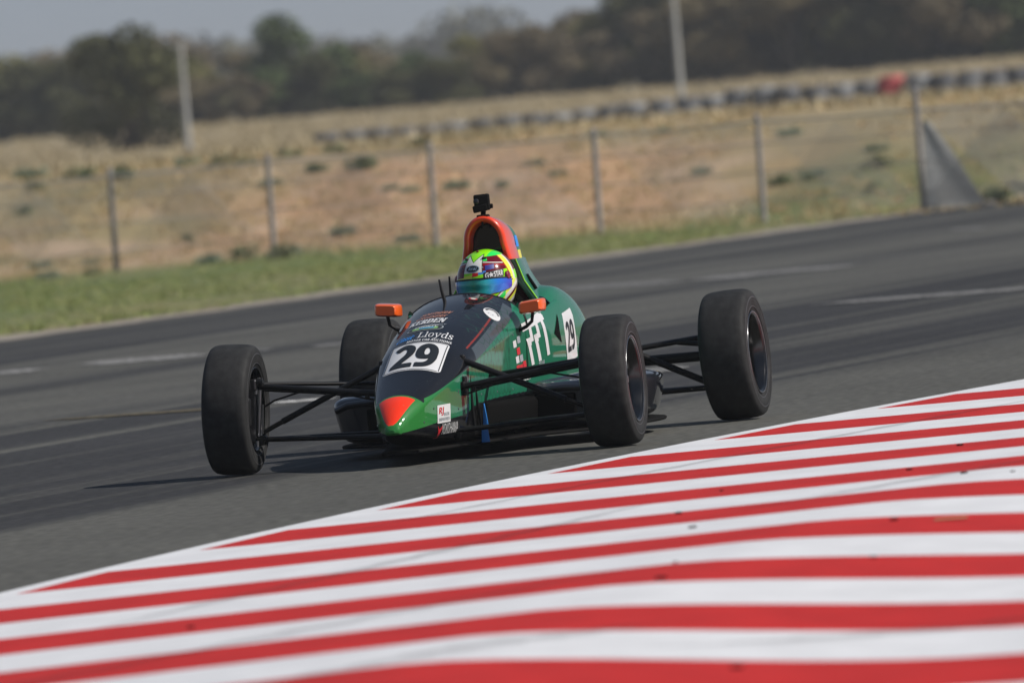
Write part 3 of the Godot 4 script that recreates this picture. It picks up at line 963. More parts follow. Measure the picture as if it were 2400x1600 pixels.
func livery(p: Vector3) -> Color:
	var black := Color(0.055, 0.062, 0.082)
	var green := lin(0.012, 0.155, 0.084)
	var nose_green := lin(0.028, 0.200, 0.042)
	if absf(p.z - 0.052) < 0.0022 and p.y < 0.34: return Color(0.03, 0.05, 0.04)
	if absf(p.z + 0.60) < 0.002 and p.y < 0.5 and p.y > 0.225: return Color(0.03, 0.10, 0.06)
	if p.z > 0.02:
		var low := curve([[0.63, 0.126], [0.60, 0.130], [0.3, 0.158], [0.0, 0.172]], p.z)
		if p.y < low and p.z < 0.59: return black
		# orange panel on the tip
		var hw := 0.076 * pow(clampf((0.617 - p.z) / 0.148, 0.0, 1.0), 0.62)
		if p.z > 0.468 and p.z < 0.612 and absf(p.x + 0.004) < hw and p.y > low + 0.006: return Color(1.0, 0.235, 0.10)
		var edge := curve([[0.6, 0.40], [0.462, 0.40], [0.455, 0.262], [0.42, 0.262], [0.3, 0.286], [0.15, 0.322], [0.0, 0.356]], p.z)
		if p.y > edge and p.z < 0.462: return black
		return nose_green.lerp(green, clampf((0.45 - p.z) / 0.4, 0, 1))
	var bottom := curve([[0.02, 0.172], [-0.15, 0.208], [-0.7, 0.225], [-2.6, 0.24]], p.z)
	if p.y < bottom: return black
	var top := curve([[0.02, 0.352], [-0.2, 0.402], [-0.45, 0.470], [-0.7, 0.535], [-0.86, 0.60], [-1.0, 0.64]], p.z)
	var c := black
	if p.z > -1.02 and p.y > top:
		c = Color(0.055, 0.062, 0.082)
		if p.z < -0.25 and p.z > -0.8 and absf(p.x) > 0.10 and hexes(Vector2(p.z, p.y), 0.062) < 0.0016: return lin(0.012, 0.05, 0.03)
		# thin orange slash over the flank
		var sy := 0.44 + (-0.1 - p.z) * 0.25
		if absf(p.x) > 0.1 and p.z < -0.1 and p.z > -0.6 and absf(p.y - sy) < 0.0032: return Color(0.50, 0.16, 0.10)
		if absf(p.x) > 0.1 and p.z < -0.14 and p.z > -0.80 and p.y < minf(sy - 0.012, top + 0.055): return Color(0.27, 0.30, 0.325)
		return c
	c = green
	if p.z > -0.62 and p.z < -0.05 and hexes(Vector2(p.z, p.y), 0.050) < 0.0022: return lin(0.010, 0.070, 0.038)
	return c

func build_body() -> void:
	var rows := []
	for i in 26: rows.append(nose_section(lerpf(0.625, 0.44, pow(i / 25.0, 1.4))))
	for i in range(1, 42): rows.append(nose_section(lerpf(0.44, -0.86, i / 41.0)))
	var shell := grid(rows, true, true)
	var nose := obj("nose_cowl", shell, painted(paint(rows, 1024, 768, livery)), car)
	var lip := []
	for p in nose_section(-0.868):
		if p.y > 0.50: lip.append(p + Vector3(0, -0.004, 0))
	obj("cowl_lip", tube(lip, 0.008, 0.008, 8), M.arm, nose)
	var fast := rbox(Vector3(0.006, 0.009, 0.009), 0.003, 1)
	var tri := shell.generate_triangle_mesh()
	prints_on_nose(nose, tri)
	for q in [[0.215, 0.36], [0.165, 0.45], [0.20, 0.10], [0.27, 0.10], [0.245, -0.02], [0.36, -0.12], [0.245, -0.20], [0.43, -0.40], [0.245, -0.42], [0.245, -0.64], [0.47, -0.66]]:
		for sd in [1.0, -1.0]:
			var hit := tri.intersect_ray(Vector3(sd * 0.6, q[0], q[1]), Vector3(-sd, 0, 0))
			if hit: obj("fastener", fast, M.steel, nose).position = hit.position

	# cockpit tub: an open trough
	var tub := []
	for i in 24:
		var z := lerpf(-0.86, -1.50, i / 23.0)
		var w := curve([[-0.86, 0.258], [-1.2, 0.272], [-1.5, 0.280]], z)
		var rim := curve([[-0.86, 0.598], [-0.95, 0.572], [-1.1, 0.548], [-1.25, 0.550], [-1.38, 0.572], [-1.5, 0.590]], z)
		var pts := []
		for s in [-1, 1]:
			var half := [Vector2(0.0, 0.05), Vector2(w * 0.80, 0.05), Vector2(w * 0.86, 0.065), Vector2(w * 0.92, 0.16), Vector2(w * 0.985, 0.30), Vector2(w, 0.42), Vector2(w * 0.985, lerpf(0.42, rim, 0.55)), Vector2(w * 0.93, rim - 0.012), Vector2(w * 0.90, rim), Vector2(w * 0.86, rim - 0.008), Vector2(w * 0.84, rim - 0.06), Vector2(w * 0.82, 0.30), Vector2(w * 0.74, 0.12), Vector2(0.0, 0.10)]
			if s > 0:
				for q in half: pts.append(q)
			else:
				half.reverse()
				for q in half.slice(1, half.size() - 1): pts.append(Vector2(-q.x, q.y))
		# order: right half outside then inside, back over the left half
		var row := PackedVector3Array()
		for q in pts.slice(12): row.append(Vector3(q.x, q.y, z))
		for q in pts.slice(0, 12): row.append(Vector3(q.x, q.y, z))
		tub.append(refine(row, 2))
	var tub_mesh := grid(tub, true, true)
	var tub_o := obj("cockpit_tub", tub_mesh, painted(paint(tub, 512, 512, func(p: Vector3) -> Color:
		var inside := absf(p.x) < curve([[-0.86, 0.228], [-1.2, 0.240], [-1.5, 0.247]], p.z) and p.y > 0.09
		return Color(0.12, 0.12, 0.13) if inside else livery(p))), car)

	# engine cover with its tall spine
	var cov := []
	for i in 34:
		var z := lerpf(-1.47, -2.62, i / 33.0)
		cov.append(cover_section(z))
	var cov_mesh := grid(cov, true, true)
	var black := Color(0.055, 0.062, 0.082)
	var green := lin(0.012, 0.155, 0.084)
	var cov_o := obj("engine_cover", cov_mesh, painted(paint(cov, 512, 512, func(p: Vector3) -> Color:
		if p.z > -1.478: return Color(0.03, 0.03, 0.03)
		if p.y < 0.235: return black
		return green)), car)
	prints_on_side(tub_o, cov_o, joined([[shell, Transform3D()], [tub_mesh, Transform3D()], [cov_mesh, Transform3D()]]).generate_triangle_mesh())

	# airbox: orange arch in front of the spine
	var arch := []
	var steps := 40
	for k in steps + 1:
		var a := PI * k / steps
		var path := []
	var outer := []
	for layer in [[0.0, -1.400], [0.016, -1.388], [0.030, -1.398], [0.034, -1.44], [0.034, -1.47]]: pass
	# cross-section of the arch rim, swept along the arch path: inner edge, rounded front, outer edge, back along the side
	var prof := [[-0.030, -1.52], [-0.030, -1.412], [-0.026, -1.398], [-0.015, -1.392], [-0.005, -1.398], [0.0, -1.412], [0.002, -1.48], [0.001, -1.565], [-0.008, -1.565]]
	for q in prof:
		var row := PackedVector3Array()
		for k in steps + 1: row.append(arch_point(float(k) / steps, q[0], q[1]))
		arch.append(row)
	arch.append(arch[0])
	var am := grid(arch, false, false, PackedColorArray(), Vector3.UP)
	obj("airbox_arch", am, M.orange, car)
	var duct := []
	for z in [-1.41, -1.46, -1.56]:
		var row := PackedVector3Array()
		for k in steps + 1: row.append(arch_point(float(k) / steps, -0.029 - (0.0 if z > -1.5 else 0.045), z))
		duct.append(row)
	obj("airbox_duct", grid(duct), M.void, car)
	obj("seat_back", joined([[rbox(Vector3(0.40, 0.40, 0.05), 0.02), at(Vector3(0, 0.40, -1.44), Vector3(0.25, 0, 0))], [rbox(Vector3(0.18, 0.24, 0.05), 0.02), at(Vector3(0, 0.70, -1.475), Vector3(0.05, 0, 0))]]), M.void, car)
	# side pillars under the arch, in body colour
	for s in [-1, 1]:
		var pil := []
		for k in 9:
			var y := lerpf(0.52, 0.775, k / 8.0)
			var hw := curve([[-0.52, 0.235], [-0.60, 0.185], [-0.68, 0.139], [-0.775, 0.110]], -y)
			var row := PackedVector3Array()
			for q in [[0.0, -1.40], [0.006, -1.41], [0.006, -1.47], [0.004, -1.60], [-0.03, -1.60], [-0.03, -1.41], [-0.022, -1.40]]:
				row.append(Vector3(s * (hw + q[0]), y, q[1] - (0.775 - y) * 0.12))
			pil.append(row)
		obj("cockpit_side", grid(pil, true, true), M.green, car)
		obj("side_slot", rbox(Vector3(0.012, 0.075, 0.02), 0.004, 2), M.void, car).transform = at(Vector3(s * 0.155, 0.672, -1.50), Vector3(0, 0, s * 0.52))
		obj("pinstripe", tube([Vector3(s * 0.115, 0.775, -1.402), Vector3(s * 0.144, 0.68, -1.414), Vector3(s * 0.190, 0.60, -1.424), Vector3(s * 0.24, 0.52, -1.434)], 0.0035, 0.0035, 6), M.neon, car)

	# sidepods: deep rounded boxes with a blunt front
	for s in [-1.0, 1.0]:
		var pod := []
		for q in [[-0.852, 0.55], [-0.858, 0.78], [-0.872, 0.92], [-0.90, 1.0], [-1.0, 1.0], [-1.15, 1.0], [-1.3, 1.0], [-1.5, 1.0], [-1.7, 1.0], [-1.9, 0.97], [-2.05, 0.9], [-2.2, 0.76], [-2.3, 0.5]]:
			var z: float = q[0]
			var xi := 0.16
			var xo := curve([[-0.85, 0.585], [-1.1, 0.615], [-1.5, 0.625], [-1.9, 0.60], [-2.3, 0.50]], z)
			var yt := curve([[-0.85, 0.258], [-1.3, 0.268], [-1.9, 0.255], [-2.3, 0.22]], z)
			var yb := 0.062
			var row := PackedVector3Array()
			var n := 40
			for k in n:
				var a := TAU * k / n
				var lean := 0.022 * spow(sin(a), 0.4)      # sides draw in towards the floor
				row.append(Vector3(s * ((xi + xo) / 2 + ((xo - xi) / 2 * q[1] + lean) * spow(cos(a), 0.32)), (yt + yb) / 2 + (yt - yb) / 2 * lerpf(1.0, q[1], 0.6) * spow(sin(a), 0.40), z))
			pod.append(row)
		var po := obj("sidepod", grid(pod, true, true), M.pod, car)
		obj("pod_intake", rbox(Vector3(0.17, 0.115, 0.03), 0.012, 2), M.void, po).position = Vector3(s * 0.365, 0.150, -0.853)
		obj("pod_lip", tube([Vector3(s * 0.27, 0.226, -0.852), Vector3(s * 0.40, 0.232, -0.848), Vector3(s * 0.53, 0.226, -0.852), Vector3(s * 0.585, 0.205, -0.872)], 0.017, 0.015, 10), M.pod, po)
		obj("pod_rail", tube([Vector3(s * 0.27, 0.245, -0.92), Vector3(s * 0.42, 0.268, -1.10), Vector3(s * 0.50, 0.275, -1.5), Vector3(s * 0.48, 0.262, -1.9)], 0.026, 0.028, 10, 0.6), M.pod, po)
		# black shelf along the flank, ahead of the pod
		var shelf := []
		for i in 12:
			var z := lerpf(-0.10, -0.90, i / 11.0)
			var w := lerpf(0.0, 0.05, i / 11.0)
			var x0 := curve(NOSE_W, maxf(z, -0.86)) * 0.9
			shelf.append(PackedVector3Array([Vector3(s * x0, 0.075, z), Vector3(s * (x0 + w), 0.085, z), Vector3(s * (x0 + w + 0.012), 0.185, z), Vector3(s * (x0 + w), 0.204, z), Vector3(s * x0, 0.214, z)]))
		obj("bargeboard", grid(shelf, true, true), M.void, car)
	# floor
	var fl := []
	for i in 30:
		var z := lerpf(0.50, -2.35, i / 29.0)
		var w := curve([[0.50, 0.075], [0.3, 0.115], [0.0, 0.175], [-0.35, 0.26], [-0.7, 0.34], [-0.86, 0.52], [-1.0, 0.60], [-1.8, 0.62], [-2.35, 0.4]], z)
		fl.append(PackedVector3Array([Vector3(-w, 0.042, z), Vector3(0, 0.042, z), Vector3(w, 0.042, z), Vector3(w + 0.006, 0.049, z), Vector3(w, 0.056, z), Vector3(0, 0.056, z), Vector3(-w, 0.056, z), Vector3(-w - 0.006, 0.049, z)]))
	obj("floor_tray", grid(fl, true, true), M.dark, car)
	# gearbox and tail
	obj("gearbox", joined([[rbox(Vector3(0.24, 0.26, 0.55), 0.03), at(Vector3(0, 0.27, -2.62))], [rbox(Vector3(0.16, 0.18, 0.3), 0.03), at(Vector3(0, 0.27, -2.98))]]), M.gun, car)
	obj("rain_light", rbox(Vector3(0.09, 0.07, 0.04), 0.01), M.red, car).position = Vector3(0, 0.30, -3.15)
	var tail_board := obj("tail_board", rbox(Vector3(0.03, 0.05, 0.10), 0.01), M.white, car)
	tail_board.position = Vector3(0.222, 0.475, -1.95)

func refine(row: PackedVector3Array, times: int) -> PackedVector3Array:   # closed Catmull-Rom with cut-down tension
	for t in times:
		var out := PackedVector3Array()
		var n := row.size()
		for i in n:
			var p0 := row[(i - 1 + n) % n]
			var p1 := row[i]
			var p2 := row[(i + 1) % n]
			var p3 := row[(i + 2) % n]
			out.append(p1)
			out.append((p1 + p2) * 0.5 + ((p1 - p0) .limit_length((p2 - p1).length()) - (p3 - p2).limit_length((p2 - p1).length())) * 0.06)
		row = out
	return row

func cover_section(z: float) -> PackedVector3Array:
	var t := curve([[-1.47, 0.945], [-1.60, 0.930], [-1.75, 0.865], [-1.9, 0.775], [-2.1, 0.680], [-2.4, 0.58], [-2.62, 0.53]], z)
	var a := curve([[-1.47, 0.086], [-1.56, 0.084], [-1.62, 0.082], [-1.75, 0.064], [-1.9, 0.052], [-2.62, 0.05]], z)
	var sh := curve([[-1.47, 0.600], [-1.56, 0.628], [-1.7, 0.640], [-2.0, 0.60], [-2.3, 0.52], [-2.62, 0.46]], z)
	var b := curve([[-1.47, 0.205], [-1.6, 0.205], [-1.9, 0.195], [-2.3, 0.17], [-2.62, 0.12]], z)
	var w := curve([[-1.47, 0.272], [-1.6, 0.270], [-1.9, 0.265], [-2.2, 0.23], [-2.62, 0.15]], z)
	var yb := 0.17
	var half := [Vector2(0, yb), Vector2(w * 0.80, yb), Vector2(w * 0.90, yb + 0.02), Vector2(w * 0.97, yb + 0.08), Vector2(w, 0.36), Vector2(w * 0.985, lerpf(0.36, sh, 0.55)), Vector2(lerpf(w, b, 0.55), lerpf(0.36, sh, 0.87)), Vector2(b, sh), Vector2(lerpf(b, a, 0.42), sh + 0.012), Vector2(lerpf(b, a, 0.66), lerpf(sh, t, 0.14)), Vector2(lerpf(b, a, 0.86), lerpf(sh, t, 0.36)), Vector2(a * 1.05, lerpf(sh, t, 0.62)), Vector2(a * 0.92, lerpf(sh, t, 0.84)), Vector2(a * 0.62, lerpf(sh, t, 0.96)), Vector2(0, t)]
	var row := PackedVector3Array()
	for q in half: row.append(Vector3(q.x - 0.011 * clampf((q.y - 0.62) / 0.15, 0, 1) * clampf((z + 1.62) / 0.12, 0, 1), q.y, z))
	for k in range(half.size() - 2, 0, -1): row.append(Vector3(-half[k].x - 0.011 * clampf((half[k].y - 0.62) / 0.15, 0, 1) * clampf((z + 1.62) / 0.12, 0, 1), half[k].y, z))
	return refine(row, 2)

func arch_point(t: float, off: float, z: float) -> Vector3:   # t runs from the foot on the right, over the top, to the other foot; off grows outwards
	var a := PI * clampf((t - 0.22) / 0.56, 0.0, 1.0)
	var back := (z + 1.40) * 0.10
	var p: Vector2
	var n: Vector2
	if t < 0.22 or t > 0.78:
		var k := (t / 0.22) if t < 0.22 else (1.0 - t) / 0.22
		var s := 1.0 if t < 0.22 else -1.0
		p = Vector2(s * lerpf(0.112, 0.093, k), lerpf(0.765, 0.855, k))
		n = Vector2(s, 0.2).normalized()
	else:
		p = Vector2(cos(a) * 0.093, 0.855 + sin(a) * 0.113)
		n = Vector2(cos(a), sin(a) * 0.85 + 0.08).normalized()
	var q := p + n * off
	return Vector3(q.x - 0.011, q.y + back, z - (0.86 - q.y) * 0.10)

func mark(called: String, parent: Node, tri: TriangleMesh, tris: PackedVector2Array, o: Vector3, right: Vector3, up: Vector3, m: Material, lift := 0.0015, label := "") -> MeshInstance3D:
	var x := obj(called, print_on(tri, tris, o, right, up, lift), m, parent)
	if label: x.set_meta("label", label)
	return x

func prints_on_nose(nose: Node, tri: TriangleMesh) -> void:
	var R := Vector3(1, 0, 0)
	var U := Vector3(0, 0.46, -0.89)
	var c := Vector3(0.0, 0.43, 0.10)
	mark("number_plate", nose, tri, flat_tris(rrect(0.245, 0.262, 0.022)), c, R, U, M.white, 0.0015, "white nose plate with the number 29")
	for e in [[0.0, 0.1285, 0.222, 0.0035], [0.0, -0.1285, 0.222, 0.0035], [0.1200, 0.0, 0.0035, 0.238], [-0.1200, 0.0, 0.0035, 0.238]]:
		mark("plate_outline", nose, tri, moved(flat_tris(rrect(e[2], e[3], 0.0015)), Vector2(e[0], e[1]) * 0.96), c, R, U, M.ink, 0.003)
	var digits := words("29", 0.205, 0.178)
	for q in [[0.0, 0.0, 0.0030], [0.0045, 0.0, 0.0034], [-0.0045, 0.0, 0.0038], [0.0, 0.003, 0.0042]]:
		mark("number", nose, tri, moved(digits, Vector2(q[0], q[1])), c, R, U, M.ink, q[2])
	# sponsors above the plate
	mark("sponsor_lettering", nose, tri, words("Lloyds", 0.095, 0.145, false, true), Vector3(0.044, 0.50, -0.105), R, Vector3(-0.16, 0.35, -0.93), M.white, 0.0016)
	mark("sponsor_lettering", nose, tri, words("MOTOR CAR AUCTIONS", 0.024, 0.185, true), Vector3(0.030, 0.49, -0.044), R, Vector3(-0.16, 0.35, -0.93), M.white, 0.0016)
	mark("sponsor_lettering", nose, tri, words("Classic", 0.06, 0.070, true, false, 0.2), Vector3(-0.080, 0.48, -0.110), R, Vector3(0, 0.35, -0.93), M.blue, 0.0016)
	mark("sponsor_badge", nose, tri, flat_tris(rrect(0.150, 0.062, 0.028, 0.2)), Vector3(-0.018, 0.53, -0.205), R, Vector3(-0.1, 0.3, -0.95), M.grey_print, 0.0016)
	mark("sponsor_badge", nose, tri, flat_tris(rrect(0.140, 0.050, 0.022, 0.2)), Vector3(-0.018, 0.53, -0.205), R, Vector3(-0.1, 0.3, -0.95), M.ink, 0.0024)
	mark("sponsor_badge", nose, tri, flat_tris(rrect(0.110, 0.026, 0.010, 0.2)), Vector3(-0.018, 0.53, -0.200), R, Vector3(-0.1, 0.3, -0.95), M.lime, 0.0032)
	mark("sponsor_lettering", nose, tri, words("COUNTY", 0.022, 0.095, true, false, 0.2), Vector3(-0.016, 0.53, -0.222), R, Vector3(-0.1, 0.3, -0.95), M.white, 0.0040)
	mark("sponsor_badge", nose, tri, flat_tris(rrect(0.065, 0.012, 0.005, 0.2)), Vector3(-0.010, 0.53, -0.198), R, Vector3(-0.1, 0.3, -0.95), M.blue, 0.0040)
	for q in [0.0, 0.0015, -0.0015]:
		mark("sponsor_lettering", nose, tri, moved(words("KERDEN", 0.070, 0.152, true, true, 0.05), Vector2(q, 0)), Vector3(-0.030, 0.545, -0.315), R, Vector3(-0.1, 0.27, -0.96), M.white, 0.0018 + absf(q) * 0.2 + q * 0.05)
	mark("sponsor_lettering", nose, tri, words("performance", 0.026, 0.095, false, true, 0.3), Vector3(0.012, 0.54, -0.252), R, Vector3(-0.1, 0.27, -0.96), M.grey_print, 0.0016)
	mark("sponsor_lettering", nose, tri, words("SOUTHERN", 0.040, 0.125, true, false, 0.3), Vector3(-0.020, 0.57, -0.445), R, Vector3(-0.1, 0.25, -0.97), M.copper, 0.0016)
	mark("sponsor_lettering", nose, tri, words("CRUISERS", 0.038, 0.125, true, false, 0.3), Vector3(-0.030, 0.57, -0.385), R, Vector3(-0.1, 0.25, -0.97), M.copper, 0.0016)
	# round club badge and a small red and white sticker near the cockpit
	var bo := Vector3(0.168, 0.553, -0.60)
	var BR := Vector3(0.72, -0.55, -0.30)
	var BU := Vector3(0.25, 0.55, -0.80)
	mark("club_badge", nose, tri, flat_tris(oval(0.040, 0.052)), bo, BR, BU, M.white, 0.0016, "round white club badge beside the cockpit")
	var rim := PackedVector2Array()
	for k in 9: rim.append_array(moved(flat_tris(rrect(0.008, 0.010, 0.001)), Vector2(0.030 * cos(0.35 + k * 0.3), 0.040 * sin(0.35 + k * 0.3)), 0.35 + k * 0.3 - PI / 2))
	mark("badge_print", nose, tri, rim, bo, BR, BU, M.ink, 0.0028)
	mark("badge_print", nose, tri, words("F.F.", 0.010, 0.036), bo + BU * -0.012, BR, BU, M.grey_print, 0.0028)
	mark("round_sticker", nose, tri, flat_tris(oval(0.016, 0.018)), Vector3(0.085, 0.64, -0.72), BR, BU, M.red, 0.0016)
	mark("round_sticker", nose, tri, flat_tris(oval(0.010, 0.012)), Vector3(0.085, 0.64, -0.72), BR, BU, M.white, 0.0026)
	# orange flash down the other shoulder
	mark("orange_flash", nose, tri, flat_tris(rrect(0.20, 0.013, 0.005)), Vector3(-0.165, 0.52, -0.22), Vector3(-0.25, 0.12, 0.9), Vector3(-0.8, 0.6, 0), M.orange, 0.0016)
	# left flank, by the front axle
	var SR := Vector3(0.28, 0.02, -0.96)
	var SU := Vector3(-0.05, 1, 0)
	mark("sponsor_sticker", nose, tri, flat_tris(rrect(0.135, 0.074, 0.003)), Vector3(0.15, 0.190, 0.262), SR, SU, M.white, 0.0016, "square white sticker with a red monogram")
	mark("monogram", nose, tri, words("RJ", 0.034, 0.046, true, false, 0.2), Vector3(0.15, 0.200, 0.292), SR, SU, M.red, 0.0028)
	mark("sticker_lettering", nose, tri, words("RACER", 0.013, 0.056), Vector3(0.15, 0.188, 0.236), SR, SU, M.grey_print, 0.0028)
	mark("sticker_lettering", nose, tri, words("INDUSTRIES", 0.013, 0.110), Vector3(0.15, 0.168, 0.260), SR, SU, M.grey_print, 0.0028)
	var tyre_red := PackedVector2Array()
	for q in [[-0.016, 0.022], [-0.004, 0.008], [0.018, 0.022], [0.012, 0.008], [0.004, -0.004], [0.006, -0.022], [-0.010, -0.022], [-0.008, -0.002]]: tyre_red.append(Vector2(q[0] * 1.5, q[1] * 1.1))
	mark("tyre_maker_mark", nose, tri, flat_tris(tyre_red), Vector3(0.15, 0.119, 0.300), SR, SU, M.red, 0.0016)
	mark("tyre_maker_lettering", nose, tri, words("YOKOHAMA", 0.042, 0.170, false), Vector3(0.15, 0.128, 0.190), SR, SU, M.white, 0.0020)

func prints_on_side(tub: Node, cover: Node, tri: TriangleMesh) -> void:
	var R := Vector3(0, 0.10, -1)
	var U := Vector3(0, 1, 0)
	var R0 := R.normalized()
	var c := Vector3(0.35, 0.412, -0.92)
	# team letters: a long bar over slanted stencil strokes
	var letters := PackedVector2Array()
	for q in [[-0.180, 0.090, 0.235, 0.090, 0.230, 0.054, -0.165, 0.054],
		[-0.070, 0.054, -0.026, 0.054, -0.014, -0.004, -0.058, -0.004], [-0.122, 0.018, -0.060, 0.018, -0.052, -0.016, -0.112, -0.016], [-0.122, 0.018, -0.078, 0.018, -0.034, -0.100, -0.078, -0.100],
		[0.048, 0.054, 0.092, 0.054, 0.104, -0.004, 0.060, -0.004], [-0.004, 0.018, 0.058, 0.018, 0.066, -0.016, 0.006, -0.016], [-0.004, 0.018, 0.040, 0.018, 0.084, -0.100, 0.040, -0.100],
		[0.156, 0.054, 0.200, 0.054, 0.226, -0.095, 0.182, -0.095]]:
		letters.append_array(flat_tris(PackedVector2Array([Vector2(q[0], q[1]), Vector2(q[2], q[3]), Vector2(q[4], q[5]), Vector2(q[6], q[7])])))
	mark("team_lettering", tub, tri, moved(letters, Vector2(0.06, 0.02)), c, R, U, M.white, 0.002, "white slanted team letters on the green flank")
	var k := 0
	for q in [[-0.235, 0.042, 0], [-0.175, 0.052, 1], [-0.185, 0.005, 2], [-0.205, -0.028, 0], [-0.145, -0.030, 1], [-0.200, -0.066, 2], [-0.150, -0.070, 2], [-0.100, -0.062, 2]]:
		mark("checker_square", tub, tri, moved(flat_tris(rrect(0.046, 0.030, 0.003, -0.3)), Vector2(q[0], q[1])), c, R, U, [M.white, M.grey_print, M.red][q[2]], 0.002)
	mark("team_name", tub, tri, moved(words("RADBURN", 0.026, 0.15), Vector2(-0.125, -0.118)), c, R, U, M.white, 0.002)
	mark("team_name", tub, tri, moved(words("RACING", 0.026, 0.13), Vector2(0.022, -0.106)), c, R, U, M.red, 0.002)
	mark("team_name", tub, tri, moved(words("TEAM", 0.026, 0.09), Vector2(0.138, -0.096)), c, R, U, M.grey_print, 0.002)
	# notch and number board on the rear flank
	mark("side_vent", tub, tri, flat_tris(PackedVector2Array([Vector2(0.05, 0.07), Vector2(-0.06, 0.0), Vector2(0.05, -0.055), Vector2(0.035, 0.0)])), Vector3(0.35, 0.455, -1.375), R, U, M.void, 0.002)
	var bo := Vector3(0.36, 0.430, -1.64)
	mark("side_number_board", cover, tri, flat_tris(rrect(0.21, 0.21, 0.008)), bo, R, U, M.white, 0.002, "white board with the number 29 on the rear flank")
	mark("number", cover, tri, words("29", 0.13, 0.15), bo, R, U, M.ink, 0.0035)
	# labels up the spine, seen edge-on
	var SR := Vector3(0, 0, -1)
	var SU := Vector3(-0.30, 0.95, 0)
	mark("spine_label", cover, tri, flat_tris(rrect(0.045, 0.048, 0.004)), Vector3(0.14, 0.865, -1.600), SR, SU, M.blue, 0.002)
	mark("spine_label", cover, tri, flat_tris(rrect(0.06, 0.038, 0.004)), Vector3(0.14, 0.806, -1.612), SR, SU, M.yellow, 0.002)
	mark("spine_label", cover, tri, flat_tris(rrect(0.09, 0.020, 0.004)), Vector3(0.14, 0.770, -1.63), SR, SU, M.white, 0.002)
	mark("spine_board", cover, tri, flat_tris(rrect(0.085, 0.095, 0.006)), Vector3(0.19, 0.735, -1.59), SR, SU, M.white, 0.002, "white label on the spine behind the cockpit")
	mark("spine_lettering", cover, tri, words("RT", 0.05, 0.05), Vector3(0.19, 0.735, -1.59), SR, SU, M.ink, 0.0035)

